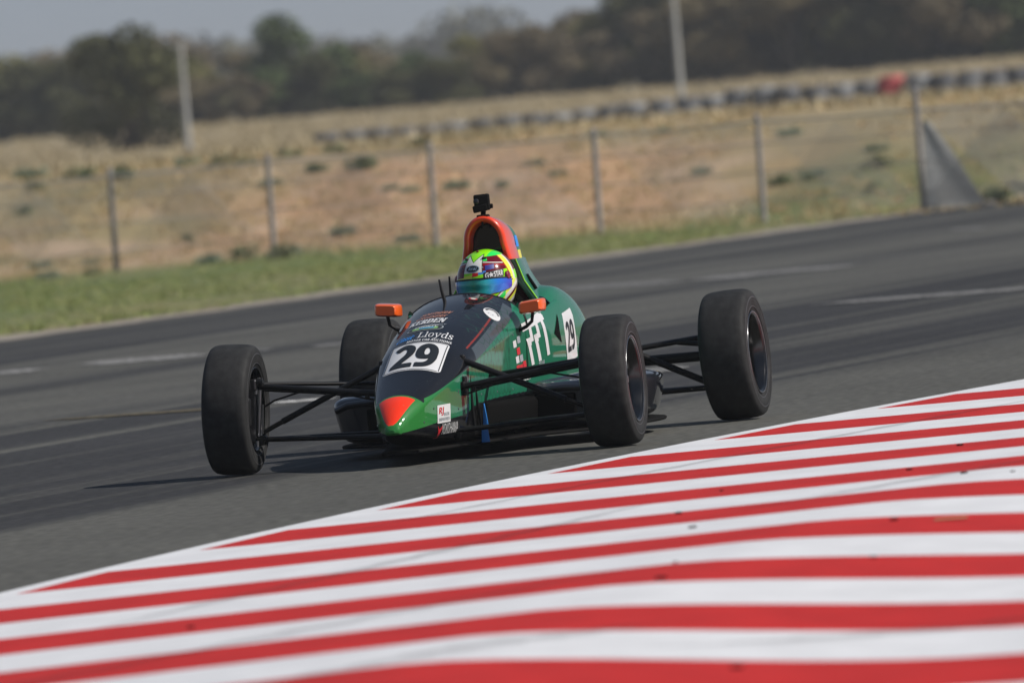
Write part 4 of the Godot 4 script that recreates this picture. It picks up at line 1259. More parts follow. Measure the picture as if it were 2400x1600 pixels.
func build_wheels() -> void:
	for q in [[-0.800, 0.0, 0.270, 0.096, -3.2, "front"], [0.800, 0.0, 0.270, 0.097, 1.2, "front"], [0.795, -2.5, 0.279, 0.106, 2.6, "rear"], [-0.795, -2.5, 0.279, 0.106, -1.6, "rear"]]:
		var s := signf(q[0])      # outer side
		var R: float = q[2]
		var b: float = q[3]
		var o := group_node("wheel", car, Vector3(q[0], R * cos(deg_to_rad(q[4])) - 0.007 + b * 0.55 * sin(deg_to_rad(absf(q[4]))), q[1]))
		o.rotation.z = deg_to_rad(q[4])
		if q[1] == 0.0: o.rotation.y = deg_to_rad(2.0)
		o.set_meta("label", "%s wheel on the car's %s side, bare slick tyre" % [q[5], "left" if s > 0 else "right"])
		var tread := [Vector2(-b * 0.94, R * 0.925), Vector2(-b * 0.90, R * 0.952), Vector2(-b * 0.80, R * 0.976), Vector2(-b * 0.62, R * 0.991), Vector2(-b * 0.35, R * 0.998), Vector2(0, R), Vector2(b * 0.35, R * 0.998), Vector2(b * 0.62, R * 0.991), Vector2(b * 0.80, R * 0.976), Vector2(b * 0.90, R * 0.952), Vector2(b * 0.94, R * 0.925)]
		var side := [Vector2(b * 0.985, R * 0.88), Vector2(b * 1.0, R * 0.82), Vector2(b * 0.99, R * 0.76), Vector2(b * 0.95, R * 0.70), Vector2(b * 0.90, R * 0.665), Vector2(b * 0.84, 0.170), Vector2(b * 0.76, 0.166)]
		var prof := tread.duplicate()
		prof.append_array(side)
		var back := side.duplicate()
		back.reverse()
		for p in back: prof.append(Vector2(-p.x, p.y))
		obj("tyre", lathe(prof, 72), M.rubber, o)
		var band := lathe([Vector2(b * 0.992, R * 0.86), Vector2(b * 1.002, R * 0.852), Vector2(b * 1.008, R * 0.845), Vector2(b * 1.0, R * 0.838), Vector2(b * 0.98, R * 0.85)], 72)
		var band2 := lathe([Vector2(b * 0.962, R * 0.715), Vector2(b * 0.972, R * 0.708), Vector2(b * 0.968, R * 0.698), Vector2(b * 0.94, R * 0.70)], 72)
		obj("sidewall_rib", joined([[band, Transform3D()], [band2, Transform3D()], [band, at(Vector3.ZERO, Vector3(0, PI, 0))], [band2, at(Vector3.ZERO, Vector3(0, PI, 0))]]), M.sidewall, o)
		# rim: a deep dish with its flanges
		var f := b * 0.86
		var rim := [Vector2(f, 0.1640), Vector2(f + 0.006, 0.170), Vector2(f + 0.004, 0.1755), Vector2(f - 0.004, 0.1765), Vector2(f - 0.010, 0.168), Vector2(f - 0.03, 0.160), Vector2(0.0, 0.150), Vector2(-f + 0.03, 0.160), Vector2(-f + 0.010, 0.168), Vector2(-f + 0.004, 0.1765), Vector2(-f - 0.004, 0.1755), Vector2(-f - 0.006, 0.170), Vector2(-f, 0.164), Vector2(-f + 0.02, 0.154), Vector2(-0.01, 0.144), Vector2(f - 0.045, 0.146), Vector2(f - 0.02, 0.155)]
		var rm := lathe(rim, 60)
		obj("rim", rm if s > 0 else joined([[rm, at(Vector3.ZERO, Vector3(0, PI, 0))]]), M.rim, o)
		obj("rim_lip", joined([[lathe([Vector2(s * (f + 0.008), 0.172), Vector2(s * (f + 0.010), 0.1755), Vector2(s * (f + 0.007), 0.179), Vector2(s * (f + 0.003), 0.1755)], 60), Transform3D()]]), M.lip, o)
		var spokes := []
		for k in 8:
			var a := TAU * k / 8
			spokes.append([tube([Vector3(s * 0.018, 0.03, 0), Vector3(s * 0.020, 0.09, 0), Vector3(s * 0.004, 0.148, 0)], 0.017, 0.022, 8, 0.45), Transform3D(Basis(Vector3.RIGHT, a), Vector3.ZERO)])
		var hub := lathe([Vector2(s * 0.035, 0.001), Vector2(s * 0.035, 0.030), Vector2(s * 0.028, 0.048), Vector2(s * 0.0, 0.052), Vector2(s * 0.0, 0.001)], 24)
		spokes.append([hub, Transform3D()])
		obj("spokes", joined(spokes), M.rim, o)
		obj("wheel_nut", lathe([Vector2(s * 0.062, 0.001), Vector2(s * 0.062, 0.016), Vector2(s * 0.056, 0.021), Vector2(s * 0.032, 0.021), Vector2(s * 0.032, 0.001)], 6), M.steel, o)
		obj("brake_disc", lathe([Vector2(-s * 0.042, 0.06), Vector2(-s * 0.042, 0.122), Vector2(-s * 0.052, 0.122), Vector2(-s * 0.052, 0.06)], 40), M.steel, o)
		obj("upright", joined([[rbox(Vector3(0.05, 0.26, 0.07), 0.012), at(Vector3(-s * 0.070, -0.01, -0.01))], [rbox(Vector3(0.03, 0.05, 0.10), 0.01), at(Vector3(-s * 0.085, 0.10, 0.0))], [tube([Vector3(-s * 0.07, 0.112, 0.035), Vector3(-s * 0.125, 0.118, 0.035)], 0.012, 0.012, 8), Transform3D()]]), M.gun, o)
		obj("brake_caliper", rbox(Vector3(0.06, 0.12, 0.05), 0.012), M.gun, o).position = Vector3(-s * 0.052, -0.01, 0.095 if q[1] == 0.0 else -0.095)
		obj("stub_rod", joined([[rod(Vector3(-s * 0.115, 0.08, 0.045), Vector3(-s * 0.105, -0.11, 0.045), 0.007), Transform3D()], [rod(Vector3(-s * 0.128, 0.02, 0.06), Vector3(-s * 0.122, -0.10, 0.05), 0.004), Transform3D()]]), M.steel, o)

func build_suspension() -> void:
	for s in [-1.0, 1.0]:
		var v := func(x: float, y: float, z: float) -> Vector3: return Vector3(s * x, y, z)
		# front
		obj("upper_wishbone", joined([[rod(v.call(0.15, 0.284, 0.06), v.call(0.690, 0.352, 0.0), 0.0175, 0.75), Transform3D()], [rod(v.call(0.19, 0.315, -0.34), v.call(0.690, 0.362, 0.0), 0.016, 0.55), Transform3D()], [rbox(Vector3(0.05, 0.035, 0.045), 0.012), at(v.call(0.695, 0.362, 0.0))]]), M.arm, car)
		obj("lower_wishbone", joined([[rod(v.call(0.13, 0.110, 0.10), v.call(0.705, 0.134, 0.0), 0.018, 0.6), Transform3D()], [rod(v.call(0.22, 0.112, -0.40), v.call(0.705, 0.134, 0.0), 0.018, 0.6), Transform3D()], [rbox(Vector3(0.05, 0.04, 0.05), 0.012), at(v.call(0.70, 0.13, 0.0))]]), M.arm, car)
		obj("push_rod", joined([[rod(v.call(0.175, 0.392, -0.02), v.call(0.60, 0.202, 0.02), 0.0155, 0.85), Transform3D()], [rod(v.call(0.60, 0.202, 0.02), v.call(0.690, 0.162, 0.01), 0.010), Transform3D()], [rbox(Vector3(0.03, 0.045, 0.035), 0.01), at(v.call(0.168, 0.396, -0.02))]]), M.arm, car)
		obj("track_rod", rod(v.call(0.19, 0.276, -0.07), v.call(0.69, 0.338, -0.07), 0.009), M.arm, car)
		obj("damper_link", joined([[rod(v.call(0.158, 0.345, 0.075), v.call(0.154, 0.11, 0.085), 0.005), Transform3D()], [rbox(Vector3(0.012, 0.014, 0.012), 0.004), at(v.call(0.165, 0.30, 0.08))], [rbox(Vector3(0.012, 0.024, 0.012), 0.004), at(v.call(0.155, 0.36, 0.08))], [rbox(Vector3(0.012, 0.026, 0.012), 0.004), at(v.call(0.150, 0.10, 0.09))]]), M.gun, car)
		obj("rod_end", rbox(Vector3(0.03, 0.026, 0.03), 0.008), M.arm, car).position = v.call(0.178, 0.296, 0.06)
		obj("rod_end", rbox(Vector3(0.03, 0.03, 0.03), 0.008), M.arm, car).position = v.call(0.148, 0.095, 0.09)
		obj("clevis", rbox(Vector3(0.018, 0.04, 0.02), 0.005), M.arm, car).position = v.call(0.225, 0.285, 0.055)
		obj("bracket", joined([[rbox(Vector3(0.02, 0.08, 0.05), 0.006), at(v.call(0.18, 0.29, 0.03))], [rod(v.call(0.185, 0.36, -0.05), v.call(0.19, 0.12, -0.06), 0.006), Transform3D()], [rod(v.call(0.19, 0.30, -0.12), v.call(0.20, 0.12, -0.13), 0.005), Transform3D()]]), M.arm, car)
		for q in [[0.685, 0.378, 0.022], [0.705, 0.372, -0.020], [0.700, 0.335, 0.025], [0.695, 0.165, 0.022], [0.712, 0.118, 0.028]]:
			obj("bolt", tube([v.call(q[0], q[1] - 0.012, q[2]), v.call(q[0], q[1] + 0.012, q[2])], 0.0075, -1.0, 8), M.steel, car)
		obj("brake_hose", tube([v.call(0.16, 0.25, 0.02), v.call(0.30, 0.285, 0.005), v.call(0.52, 0.318, -0.01), v.call(0.64, 0.29, -0.03), v.call(0.70, 0.26, -0.04)], 0.0045, -1.0, 6), M.dark, car)
		# rear
		obj("upper_wishbone", joined([[rod(v.call(0.18, 0.315, -2.36), v.call(0.68, 0.362, -2.50), 0.022, 0.6), Transform3D()], [rod(v.call(0.14, 0.315, -2.75), v.call(0.68, 0.362, -2.50), 0.018, 0.6), Transform3D()], [rod(v.call(0.56, 0.348, -2.44), v.call(0.68, 0.33, -2.45), 0.012), Transform3D()]]), M.arm, car)
		obj("lower_wishbone", joined([[rod(v.call(0.20, 0.145, -2.10), v.call(0.69, 0.142, -2.46), 0.02, 0.6), Transform3D()], [rod(v.call(0.15, 0.140, -2.72), v.call(0.69, 0.142, -2.5), 0.02, 0.6), Transform3D()]]), M.arm, car)
		obj("push_rod", rod(v.call(0.22, 0.395, -2.38), v.call(0.67, 0.168, -2.47), 0.019, 0.8), M.arm, car)
		obj("drive_shaft", tube([v.call(0.10, 0.275, -2.52), v.call(0.2, 0.275, -2.52), v.call(0.72, 0.28, -2.50)], 0.022, 0.022, 12), M.arm, car)

func build_fittings() -> void:
	# mirrors
	for s in [-1.0, 1.0]:
		var c := Vector3(0.315 if s > 0 else -0.300, 0.580 if s > 0 else 0.611, -0.75)
		var rows := []
		for i in 9:
			var t := i / 8.0
			var z := lerpf(0.045, -0.035, t)
			var k := sqrt(maxf(0.0, 1.0 - pow(1.0 - t, 2.6)))
			var row := PackedVector3Array()
			for j in 24:
				var a := TAU * j / 24
				var xx := spow(cos(a), 0.36) * 0.054 * lerpf(0.72, 1.0, k)
				row.append(Vector3(xx, spow(sin(a), 0.36) * 0.0285 * lerpf(0.70, 1.0, k) + xx * s * 0.10, z))
			rows.append(row)
		var m := obj("mirror", grid(rows, true, true), M.mirror_orange, car)
		m.position = c
		m.set_meta("label", "orange wing mirror on the car's %s side" % ("left" if s > 0 else "right"))
		obj("mirror_glass", rbox(Vector3(0.098, 0.046, 0.004), 0.0015, 2), M.glass, m).position = Vector3(0, 0, -0.0365)
		obj("mirror_stay", tube([Vector3(s * 0.004, -0.02, 0), Vector3(s * -0.004, -0.062, 0), Vector3(s * -0.03, -0.082, -0.005), Vector3(s * -0.085, -0.105, -0.01)], 0.0075, 0.0075, 8), M.arm, m)
	# aerials and the dash cowl's small fittings
	obj("aerial", joined([[tube([Vector3(-0.035, 0.60, -0.70), Vector3(-0.052, 0.675, -0.705), Vector3(-0.060, 0.722, -0.71)], 0.009, 0.0045, 8), Transform3D()]]), M.arm, car)
	obj("aerial", tube([Vector3(-0.135, 0.50, -1.22), Vector3(-0.138, 0.64, -1.23), Vector3(-0.136, 0.725, -1.23)], 0.009, 0.004, 8), M.arm, car)
	obj("cowl_knob", rbox(Vector3(0.05, 0.035, 0.04), 0.012), M.green, car).position = Vector3(-0.185, 0.565, -0.72)
	for q in [[0.222, 0.120, 0.208, 0.011, 0.002, -0.12], [0.226, 0.050, 0.102, 0.017, 0.013, -0.08]]:
		obj("blue_strip", grid([PackedVector3Array([Vector3(q[0] - q[3], q[1], q[5]), Vector3(q[0] + q[3], q[1], q[5]), Vector3(q[0] + q[3], q[1], q[5] - 0.006), Vector3(q[0] - q[3], q[1], q[5] - 0.006)]), PackedVector3Array([Vector3(q[0] - q[4], q[2], q[5]), Vector3(q[0] + q[4], q[2], q[5]), Vector3(q[0] + q[4], q[2], q[5] - 0.006), Vector3(q[0] - q[4], q[2], q[5] - 0.006)])], true, true), M.blue, car)
	# camera on top of the arch
	var cam := group_node("action_camera", car, Vector3(-0.011, 0.962, -1.415))
	cam.set_meta("label", "black box camera clamped on top of the orange arch")
	obj("clamp", joined([[rbox(Vector3(0.05, 0.018, 0.045), 0.006), at(Vector3(0, 0.0, 0))], [rod(Vector3(0, 0, 0), Vector3(0.004, 0.035, 0), 0.011), Transform3D()], [tube([Vector3(0.0, -0.02, 0.022), Vector3(-0.004, -0.05, 0.020)], 0.004, 0.004, 6), Transform3D()]]), M.dark, cam)
	obj("housing", rbox(Vector3(0.066, 0.070, 0.040), 0.008), M.dark, cam).transform = at(Vector3(0.000, 0.060, 0), Vector3(0, 0.1, 0.03))
	obj("camera_body", rbox(Vector3(0.064, 0.030, 0.034), 0.006), M.dark, cam).transform = at(Vector3(-0.007, 0.036, 0.006), Vector3(0, 0.1, 0.14))
	obj("lens", lathe([Vector2(0.0, 0.001), Vector2(0.0, 0.012), Vector2(0.006, 0.012), Vector2(0.006, 0.001)], 20), M.black, cam).transform = at(Vector3(-0.020, 0.066, 0.020), Vector3(0, -PI / 2, 0))
	obj("side_dial", rbox(Vector3(0.014, 0.020, 0.02), 0.004), M.dark, cam).position = Vector3(0.038, 0.042, 0)
	# steering wheel
	var sw := group_node("steering_wheel", car, Vector3(0, 0.50, -1.0))
	sw.rotation.x = 0.35
	obj("grip", joined([[lathe(circle_profile(0.12, 0.013), 32), at(Vector3.ZERO, Vector3(0, PI / 2, 0))]]), M.dark, sw)
	obj("boss", joined([[rbox(Vector3(0.22, 0.04, 0.012), 0.005), Transform3D()], [rod(Vector3.ZERO, Vector3(0, 0, 0.22), 0.014), Transform3D()]]), M.gun, sw)

func circle_profile(R: float, r: float) -> Array:
	var p := []
	for k in 10: p.append(Vector2(cos(TAU * k / 10) * r, R + sin(TAU * k / 10) * r))
	return p


# ---------------------------------------------------------------- driver
func capsule(p: Vector3, a: Vector3, b: Vector3, ra: float, rb: float) -> float:
	var t := clampf((p - a).dot(b - a) / maxf((b - a).length_squared(), 1e-9), 0.0, 1.0)
	return p.distance_to(a.lerp(b, t)) - lerpf(ra, rb, t)

func skin(bones: Array, lo: Vector3, hi: Vector3, cell: float, soft: float) -> ArrayMesh:
	var n := Vector3i(((hi - lo) / cell).ceil()) + Vector3i.ONE
	var f := PackedFloat32Array()
	f.resize(n.x * n.y * n.z)
	f.fill(1.0)
	for b in bones:
		var r: float = maxf(b[2], b[3]) + soft * 2.0 + cell
		var a0 := Vector3i(((b[0].min(b[1]) - Vector3.ONE * r - lo) / cell).floor()).clamp(Vector3i.ZERO, n - Vector3i.ONE)
		var a1 := Vector3i(((b[0].max(b[1]) + Vector3.ONE * r - lo) / cell).ceil()).clamp(Vector3i.ZERO, n - Vector3i.ONE)
		for x in range(a0.x, a1.x + 1):
			for y in range(a0.y, a1.y + 1):
				for z in range(a0.z, a1.z + 1):
					var k := (x * n.y + y) * n.z + z
					var d := capsule(lo + Vector3(x, y, z) * cell, b[0], b[1], b[2], b[3])
					var h := maxf(soft - absf(f[k] - d), 0.0) / soft
					f[k] = minf(f[k], d) - h * h * soft * 0.25
	var v := PackedVector3Array()
	var id := {}
	var ix := PackedInt32Array()
	for x in n.x - 1:
		for y in n.y - 1:
			for z in n.z - 1:
				var neg := 0
				var c := Vector3.ZERO
				var cnt := 0
				var val := []
				for k in 8:
					var q := f[((x + (k & 1)) * n.y + y + ((k >> 1) & 1)) * n.z + z + (k >> 2)]
					val.append(q)
					neg += int(q < 0)
				if neg == 0 or neg == 8: continue
				for e in [[0, 1], [2, 3], [4, 5], [6, 7], [0, 2], [1, 3], [4, 6], [5, 7], [0, 4], [1, 5], [2, 6], [3, 7]]:
					if (val[e[0]] < 0) != (val[e[1]] < 0):
						var t: float = val[e[0]] / (val[e[0]] - val[e[1]])
						c += Vector3(e[0] & 1, (e[0] >> 1) & 1, e[0] >> 2).lerp(Vector3(e[1] & 1, (e[1] >> 1) & 1, e[1] >> 2), t)
						cnt += 1
				id[Vector3i(x, y, z)] = v.size()
				v.append(lo + (Vector3(x, y, z) + c / cnt) * cell)
	for key in id:
		for ax in 3:
			var step := Vector3i.ZERO
			step[ax] = 1
			var b := Vector3i.ZERO
			var c := Vector3i.ZERO
			b[(ax + 1) % 3] = 1
			c[(ax + 2) % 3] = 1
			if not (id.has(key - b) and id.has(key - c) and id.has(key - b - c)): continue
			var p: Vector3i = key
			var q: Vector3i = key + step
			var s0 := f[(p.x * n.y + p.y) * n.z + p.z]
			var s1 := f[(q.x * n.y + q.y) * n.z + q.z]
			if (s0 < 0) == (s1 < 0): continue
			var a4 := [id[key], id[key - b], id[key - b - c], id[key - c]]
			if s0 < 0: ix.append_array([a4[0], a4[2], a4[1], a4[0], a4[3], a4[2]])
			else: ix.append_array([a4[0], a4[1], a4[2], a4[0], a4[2], a4[3]])
	return arr_mesh(v, ix)

func helmet_point(lon: float, lat: float, out := 0.0) -> Vector3:   # lon 0 = front (+z), grows to the wearer's left (+x)
	var d := Vector3(cos(lat) * sin(lon), sin(lat), cos(lat) * cos(lon))
	var r := Vector3(0.126, 0.137, 0.142)
	var p := d * r
	var front := maxf(d.z, 0.0)
	# chin bar swings forward and down
	var chin := smoothstep(-0.10, -0.62, d.y) * front
	p.z += chin * 0.030
	p.y -= smoothstep(-0.2, -0.9, d.y) * 0.018
	if d.y < -0.25: p.x *= 1.0 - 0.10 * smoothstep(-0.25, -0.9, d.y)
	var k := pow(absf(d.x), 4.0)
	p.x *= 1.0 - 0.03 * k
	return p + p.normalized() * out

func build_driver() -> void:
	var o := thing("person", "person seated low in the racing car in a neon green and maroon full-face helmet", "person", CAR_AT)
	o.rotation.y = deg_to_rad(YAW)
	var B := []
	var add := func(a: Vector3, b: Vector3, ra: float, rb: float) -> void: B.append([a, b, ra, rb])
	add.call(Vector3(0, 0.19, -1.22), Vector3(0, 0.33, -1.30), 0.12, 0.125)
	add.call(Vector3(0, 0.33, -1.30), Vector3(0, 0.45, -1.34), 0.125, 0.10)
	for s in [-1.0, 1.0]:
		add.call(Vector3(s * 0.08, 0.40, -1.31), Vector3(s * 0.10, 0.30, -1.28), 0.085, 0.08)
		add.call(Vector3(0, 0.49, -1.34), Vector3(s * 0.165, 0.475, -1.33), 0.065, 0.062)
		add.call(Vector3(s * 0.165, 0.475, -1.33), Vector3(s * 0.195, 0.33, -1.17), 0.055, 0.042)
		add.call(Vector3(s * 0.195, 0.33, -1.17), Vector3(s * 0.135, 0.48, -1.03), 0.042, 0.030)
		add.call(Vector3(s * 0.08, 0.18, -1.20), Vector3(s * 0.10, 0.34, -0.78), 0.082, 0.058)
		add.call(Vector3(s * 0.10, 0.34, -0.78), Vector3(s * 0.07, 0.16, -0.40), 0.055, 0.040)
		add.call(Vector3(s * 0.07, 0.15, -0.40), Vector3(s * 0.07, 0.25, -0.34), 0.038, 0.030)
	add.call(Vector3(0, 0.50, -1.34), Vector3(0, 0.60, -1.32), 0.062, 0.058)
	var body := obj("body", skin(B, Vector3(-0.34, 0.04, -1.55), Vector3(0.34, 0.74, -0.26), 0.018, 0.03), M.suit, o)
	for s in [-1.0, 1.0]:
		var F := []
		var pc := Vector3(s * 0.126, 0.505, -1.005)
		F.append([Vector3(s * 0.138, 0.475, -1.035), pc, 0.026, 0.030])
		for k in 4:
			var root := pc + Vector3(s * 0.004, 0.024 - k * 0.018, 0.012)
			var mid := root + Vector3(-s * 0.002, 0.004, 0.030 - 0.003 * absf(k - 1))
			F.append([root, mid, 0.0105, 0.0098])
			F.append([mid, mid + Vector3(-s * 0.024, 0.0, 0.004), 0.0098, 0.009])
			F.append([mid + Vector3(-s * 0.024, 0, 0.004), mid + Vector3(-s * 0.028, -0.002, -0.014), 0.009, 0.008])
		F.append([pc + Vector3(-s * 0.008, 0.018, -0.012), pc + Vector3(-s * 0.022, 0.034, 0.004), 0.012, 0.010])
		F.append([pc + Vector3(-s * 0.022, 0.034, 0.004), pc + Vector3(-s * 0.030, 0.028, 0.024), 0.010, 0.009])
		obj("glove", skin(F, pc - Vector3.ONE * 0.085, pc + Vector3.ONE * 0.085, 0.0045, 0.006), M.red, o)
	# helmet
	var h := group_node("helmet", o, Vector3(0.012, 0.690, -1.285))
	h.rotation = Vector3(deg_to_rad(3.0), deg_to_rad(-13.0), deg_to_rad(1.0))
	h.set_meta("label", "glossy full-face helmet in neon green, white and maroon with a blue green visor")
	var rows := []
	for i in 45:
		var row := PackedVector3Array()
		var lat := lerpf(deg_to_rad(89.9), deg_to_rad(-72.0), i / 44.0)
		for j in 72: row.append(helmet_point(TAU * j / 72.0, lat))
		rows.append(row)
	var shell := grid(rows, true, true)
	obj("shell", shell, painted(paint(rows, 768, 1024, helmet_paint), 0.22), h)
	# visor: a band raised over the eye port
	var vis := []
	for i in 13:
		var row := PackedVector3Array()
		for j in 41:
			var lon := lerpf(-1.42, 1.42, j / 40.0)
			var k := absf(lon) / 1.42
			var top := lerpf(0.150, 0.06, pow(k, 2.5))
			var bot := lerpf(-0.335, -0.22, pow(k, 2.5))
			row.append(helmet_point(lon, lerpf(top, bot, i / 12.0), 0.0045 + 0.0025 * sin(PI * i / 12.0)))
		vis.append(row)
	var vm := grid(vis, false, false, PackedColorArray(), Vector3(0, 0, 1))
	# iridium coating, its reflections painted in as a gradient: teal middle, violet blue sides
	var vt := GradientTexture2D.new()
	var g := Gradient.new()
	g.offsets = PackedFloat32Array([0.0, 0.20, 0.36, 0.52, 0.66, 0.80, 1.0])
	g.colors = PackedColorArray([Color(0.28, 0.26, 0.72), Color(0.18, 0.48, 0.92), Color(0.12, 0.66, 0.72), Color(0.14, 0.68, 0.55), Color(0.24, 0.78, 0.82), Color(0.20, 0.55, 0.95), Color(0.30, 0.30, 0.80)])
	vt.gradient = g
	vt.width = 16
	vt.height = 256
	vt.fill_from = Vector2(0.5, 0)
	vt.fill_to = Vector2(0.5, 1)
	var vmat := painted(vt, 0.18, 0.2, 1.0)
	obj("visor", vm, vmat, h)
	var edge := []
	for j in 41:
		var lon := lerpf(-1.42, 1.42, j / 40.0)
		edge.append(helmet_point(lon, lerpf(0.158, 0.066, pow(absf(lon) / 1.42, 2.5)), 0.004))
	obj("visor_seal", tube(edge, 0.004, 0.004, 6), M.ink, h)
	for s in [-1.0, 1.0]:
		obj("visor_pivot", lathe([Vector2(0.010, 0.001), Vector2(0.010, 0.014), Vector2(0.006, 0.018), Vector2(-0.006, 0.019), Vector2(-0.006, 0.001)], 20), M.maroon, h).transform = at(helmet_point(s * 1.30, 0.16, -0.002), Vector3(0, 0.0 if s > 0 else PI, 0.1))
		obj("chin_vent", rbox(Vector3(0.030, 0.018, 0.012), 0.005), M.maroon, h).transform = at(helmet_point(s * 0.62, -0.60, 0.004), Vector3(0.3, s * 0.62, 0))
		obj("top_vent", rbox(Vector3(0.020, 0.008, 0.012), 0.003), M.ink, h).transform = at(helmet_point(s * 0.5, 0.85, 0.002), Vector3(-0.7, s * 0.5, 0))
	obj("top_vent", rbox(Vector3(0.012, 0.006, 0.014), 0.003, 2), M.maroon, h).transform = at(helmet_point(-0.1, 1.25, 0.002), Vector3(-0.3, 0, 0))
	var tri := shell.generate_triangle_mesh()
	# marks on the helmet
	var c0 := helmet_point(0.0, 0.56)
	var up := Vector3(0, 0.85, -0.55)
	obj("helmet_badge", print_on(tri, flat_tris(oval(0.031, 0.017)), helmet_point(0, 0.50), Vector3.RIGHT, Vector3(0, 0.88, -0.48), 0.0012, 0.012), M.badge_rim, h)
	obj("helmet_badge", print_on(tri, flat_tris(oval(0.028, 0.0142)), helmet_point(0, 0.50), Vector3.RIGHT, Vector3(0, 0.88, -0.48), 0.002, 0.012), M.ink, h)
	obj("badge_lettering", print_on(tri, words("Arai", 0.015, 0.038, true, false, 0.15), helmet_point(0, 0.50), Vector3.RIGHT, Vector3(0, 0.88, -0.48), 0.003, 0.012), M.badge_rim, h)
	var lo := helmet_point(0.78, 0.25)
	var LR := Vector3(cos(0.78), 0.06, -sin(0.78))
	obj("lettering_back", print_on(tri, flat_tris(rrect(0.094, 0.030, 0.004, 0.2)), lo, LR, Vector3(0, 1, -0.1), 0.0012, 0.012), M.ink, h)
	var star := PackedVector2Array()
	for k in 10: star.append(Vector2.from_angle(PI / 2 + TAU * k / 10) * (0.0125 if k % 2 == 0 else 0.0055))
	var title := moved(words("G", 0.022, 0.016, true, false, 0.15), Vector2(-0.033, 0))
	title.append_array(moved(flat_tris(star), Vector2(-0.014, 0)))
	title.append_array(moved(words("STAR", 0.022, 0.044, true, false, 0.15), Vector2(0.020, 0)))
	obj("helmet_lettering", print_on(tri, title, lo, LR, Vector3(0, 1, -0.1), 0.0024, 0.012), M.white, h)
	var flag := Vector3(0.0, 0.0, 0.0)
	obj("flag_patch", print_on(tri, flat_tris(rrect(0.040, 0.022, 0.002, 0.2)), helmet_point(0.66, 0.50), Vector3(cos(0.62), 0.1, -sin(0.62)), Vector3(0, 0.9, -0.4), 0.0012, 0.012), M.blue_deep, h)

func helmet_paint(p: Vector3) -> Color:
	var d := (p / Vector3(0.126, 0.137, 0.142)).normalized()
	var lat := asin(clampf(d.y, -1, 1))
	var lon := atan2(d.x, d.z)
	var white := Color(0.88, 0.89, 0.86)
	var neon := Color(0.16, 0.90, 0.36)
	var lime := Color(0.58, 0.95, 0.06)
	var yellow := Color(0.90, 0.95, 0.32)
	var maroon := Color(0.40, 0.05, 0.11)
	var red := Color(0.80, 0.10, 0.10)
	var sky := Color(0.28, 0.52, 0.85)
	var w := lon + lat * 0.55
	# tapering white panel on the forehead with a lime arrow at its top
	var half := lerpf(0.045, 0.031, clampf((lat - 0.35) / 0.8, 0, 1))
	if lat > 0.36 and p.z > 0.0 and absf(p.x) < half and lat < 1.08:
		if lat > 0.70 and absf(p.x) < (lat - 0.70) * 0.095: return lime if absf(p.x) < (lat - 0.73) * 0.085 else Color(0.10, 0.35, 0.06)
		if absf(p.x) > half - 0.003: return Color(0.25, 0.30, 0.2)
		return white
	if lat > 0.92: return lime.lerp(neon, 1.0 if absf(p.x) > 0.045 and lat < 1.25 else 0.0)
	if lat > 0.74 and lon < 0.62 and lon > -1.2: return neon
	if lat > 0.02:
		if absf(lon) > 1.74: return maroon if lat > 0.3 or absf(lon) > 2.2 else lime
		if absf(lon) > 1.62: return white
		if absf(lon) > 1.50 - lat * 0.25: return yellow
		if absf(lon) > 1.44 - lat * 0.25: return Color(0.7, 0.3, 0.1)
		if lat > 0.40:
			# maroon flanks with thin slanting lines
			var t := lat - 0.55 + absf(lon) * 0.12
			if absf(t - 0.20) < 0.016: return white
			if absf(t - 0.12) < 0.012: return red
			if absf(lon) < 0.42 and absf(t - 0.02) < 0.02 and lon > 0: return Color(0.75, 0.78, 0.85)
			return maroon if lon > -0.5 or lat > 0.62 else Color(0.30, 0.05, 0.14)
		var q := lat - 0.20 - lon * 0.10
		if lon < -0.35: return yellow if q < 0.06 else maroon
		if lon < 0.0: return yellow if q < 0.10 else lime
		if lon < 0.22: return red if q > 0.03 else lime
		if lon < 0.5: return sky if q > 0.06 else lime
		return maroon if q > 0.05 else lime
	# sides and chin
	var r := fposmod(absf(lon) * 1.3 - lat * 1.9, 1.0)
	if absf(lon) < 0.34: return maroon if lat > -0.72 else neon
	if absf(lon) > 1.9: return maroon if r < 0.6 else white
	if absf(lon) > 1.15: return yellow if r < 0.35 else (white if r < 0.72 else maroon)
	return neon if r < 0.38 else (yellow if r < 0.62 else (lime if r < 0.8 else (maroon if r < 0.87 else white)))


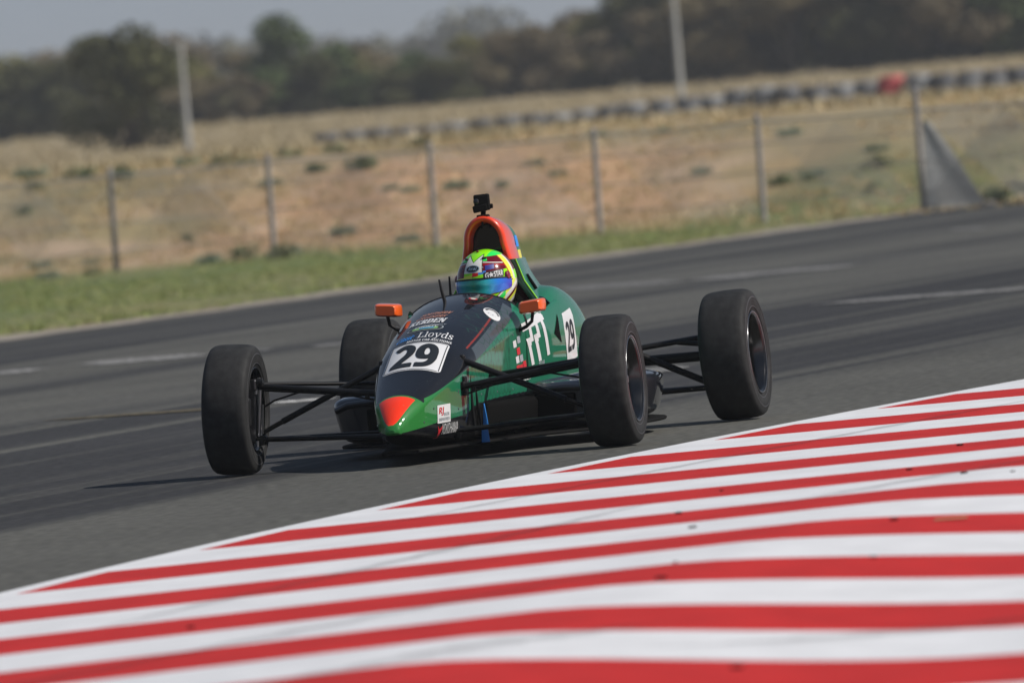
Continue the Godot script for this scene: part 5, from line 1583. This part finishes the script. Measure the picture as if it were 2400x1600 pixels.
# ---------------------------------------------------------------- scene
func _ready() -> void:
	rng.seed = 11
	var cam := Camera3D.new()
	cam.name = "camera"
	var lens := CameraAttributesPhysical.new()
	lens.frustum_focal_length = 443.9
	lens.exposure_aperture = 7.0
	lens.frustum_focus_distance = 52.0
	lens.frustum_near = 0.5
	lens.frustum_far = 4000.0
	cam.attributes = lens
	add_child(cam)
	cam.transform = Transform3D(Basis(Vector3.RIGHT, -0.019239) * Basis(Vector3.BACK, deg_to_rad(-4.8)), Vector3(0, 1.46, 0))
	cam.current = true

	var env := Environment.new()
	env.background_mode = Environment.BG_SKY
	var sky := Sky.new()
	var sm := ProceduralSkyMaterial.new()
	sm.sky_top_color = Color(0.34, 0.405, 0.505)
	sm.sky_horizon_color = Color(0.575, 0.610, 0.650)
	sm.sky_curve = 0.13
	sm.ground_horizon_color = Color(0.45, 0.42, 0.38)
	sm.ground_bottom_color = Color(0.30, 0.28, 0.25)
	sm.sun_angle_max = 25.0
	sky.sky_material = sm
	env.sky = sky
	env.tonemap_mode = Environment.TONE_MAPPER_LINEAR
	env.tonemap_exposure = 1.03
	env.fog_enabled = true
	env.fog_density = 0.00027
	env.fog_light_color = Color(0.86, 0.88, 0.90)
	env.sdfgi_enabled = true
	env.ssao_enabled = true
	env.ssil_enabled = true
	var we := WorldEnvironment.new()
	we.environment = env
	we.name = "environment"
	add_child(we)

	var sun := DirectionalLight3D.new()
	sun.name = "sun"
	sun.light_energy = 1.36
	sun.light_color = Color(1.0, 0.970, 0.935)
	sun.light_angular_distance = 0.6
	sun.shadow_enabled = true
	add_child(sun)
	sun.look_at_from_position(Vector3.ZERO, -Vector3(0.72, 0.66, 0.20), Vector3.UP)

	make_materials()
	M.bark = worn(Color(0.10, 0.085, 0.07), 0.9, 71, Vector3.ONE * 2, 0.7)
	M.green = mat(Color(0.012, 0.155, 0.084), 0.45, 0.0, 1.0)
	M.pod = mat(Color(0.006, 0.008, 0.014), 0.35, 0.0, 1.0)
	M.rim = mat(Color(0.07, 0.07, 0.072), 0.22, 1.0)
	M.lip = mat(Color(0.30, 0.30, 0.31), 0.25, 1.0)
	M.maroon = mat(Color(0.22, 0.008, 0.03), 0.3, 0.0, 1.0)
	M.badge_rim = mat(Color(0.25, 0.38, 0.48), 0.4)
	M.blue_deep = mat(Color(0.02, 0.03, 0.25), 0.4)
	build_land()
	build_road()
	build_kerb()
	build_grass()
	build_trees()
	build_shrubs()
	build_trackside()
	car = thing("racing_car", "low green and black single seat racing car with orange nose tip, number 29", "racing car", CAR_AT)
	car.rotation.y = deg_to_rad(YAW)
	build_body()
	build_wheels()
	build_suspension()
	build_fittings()
	build_driver()
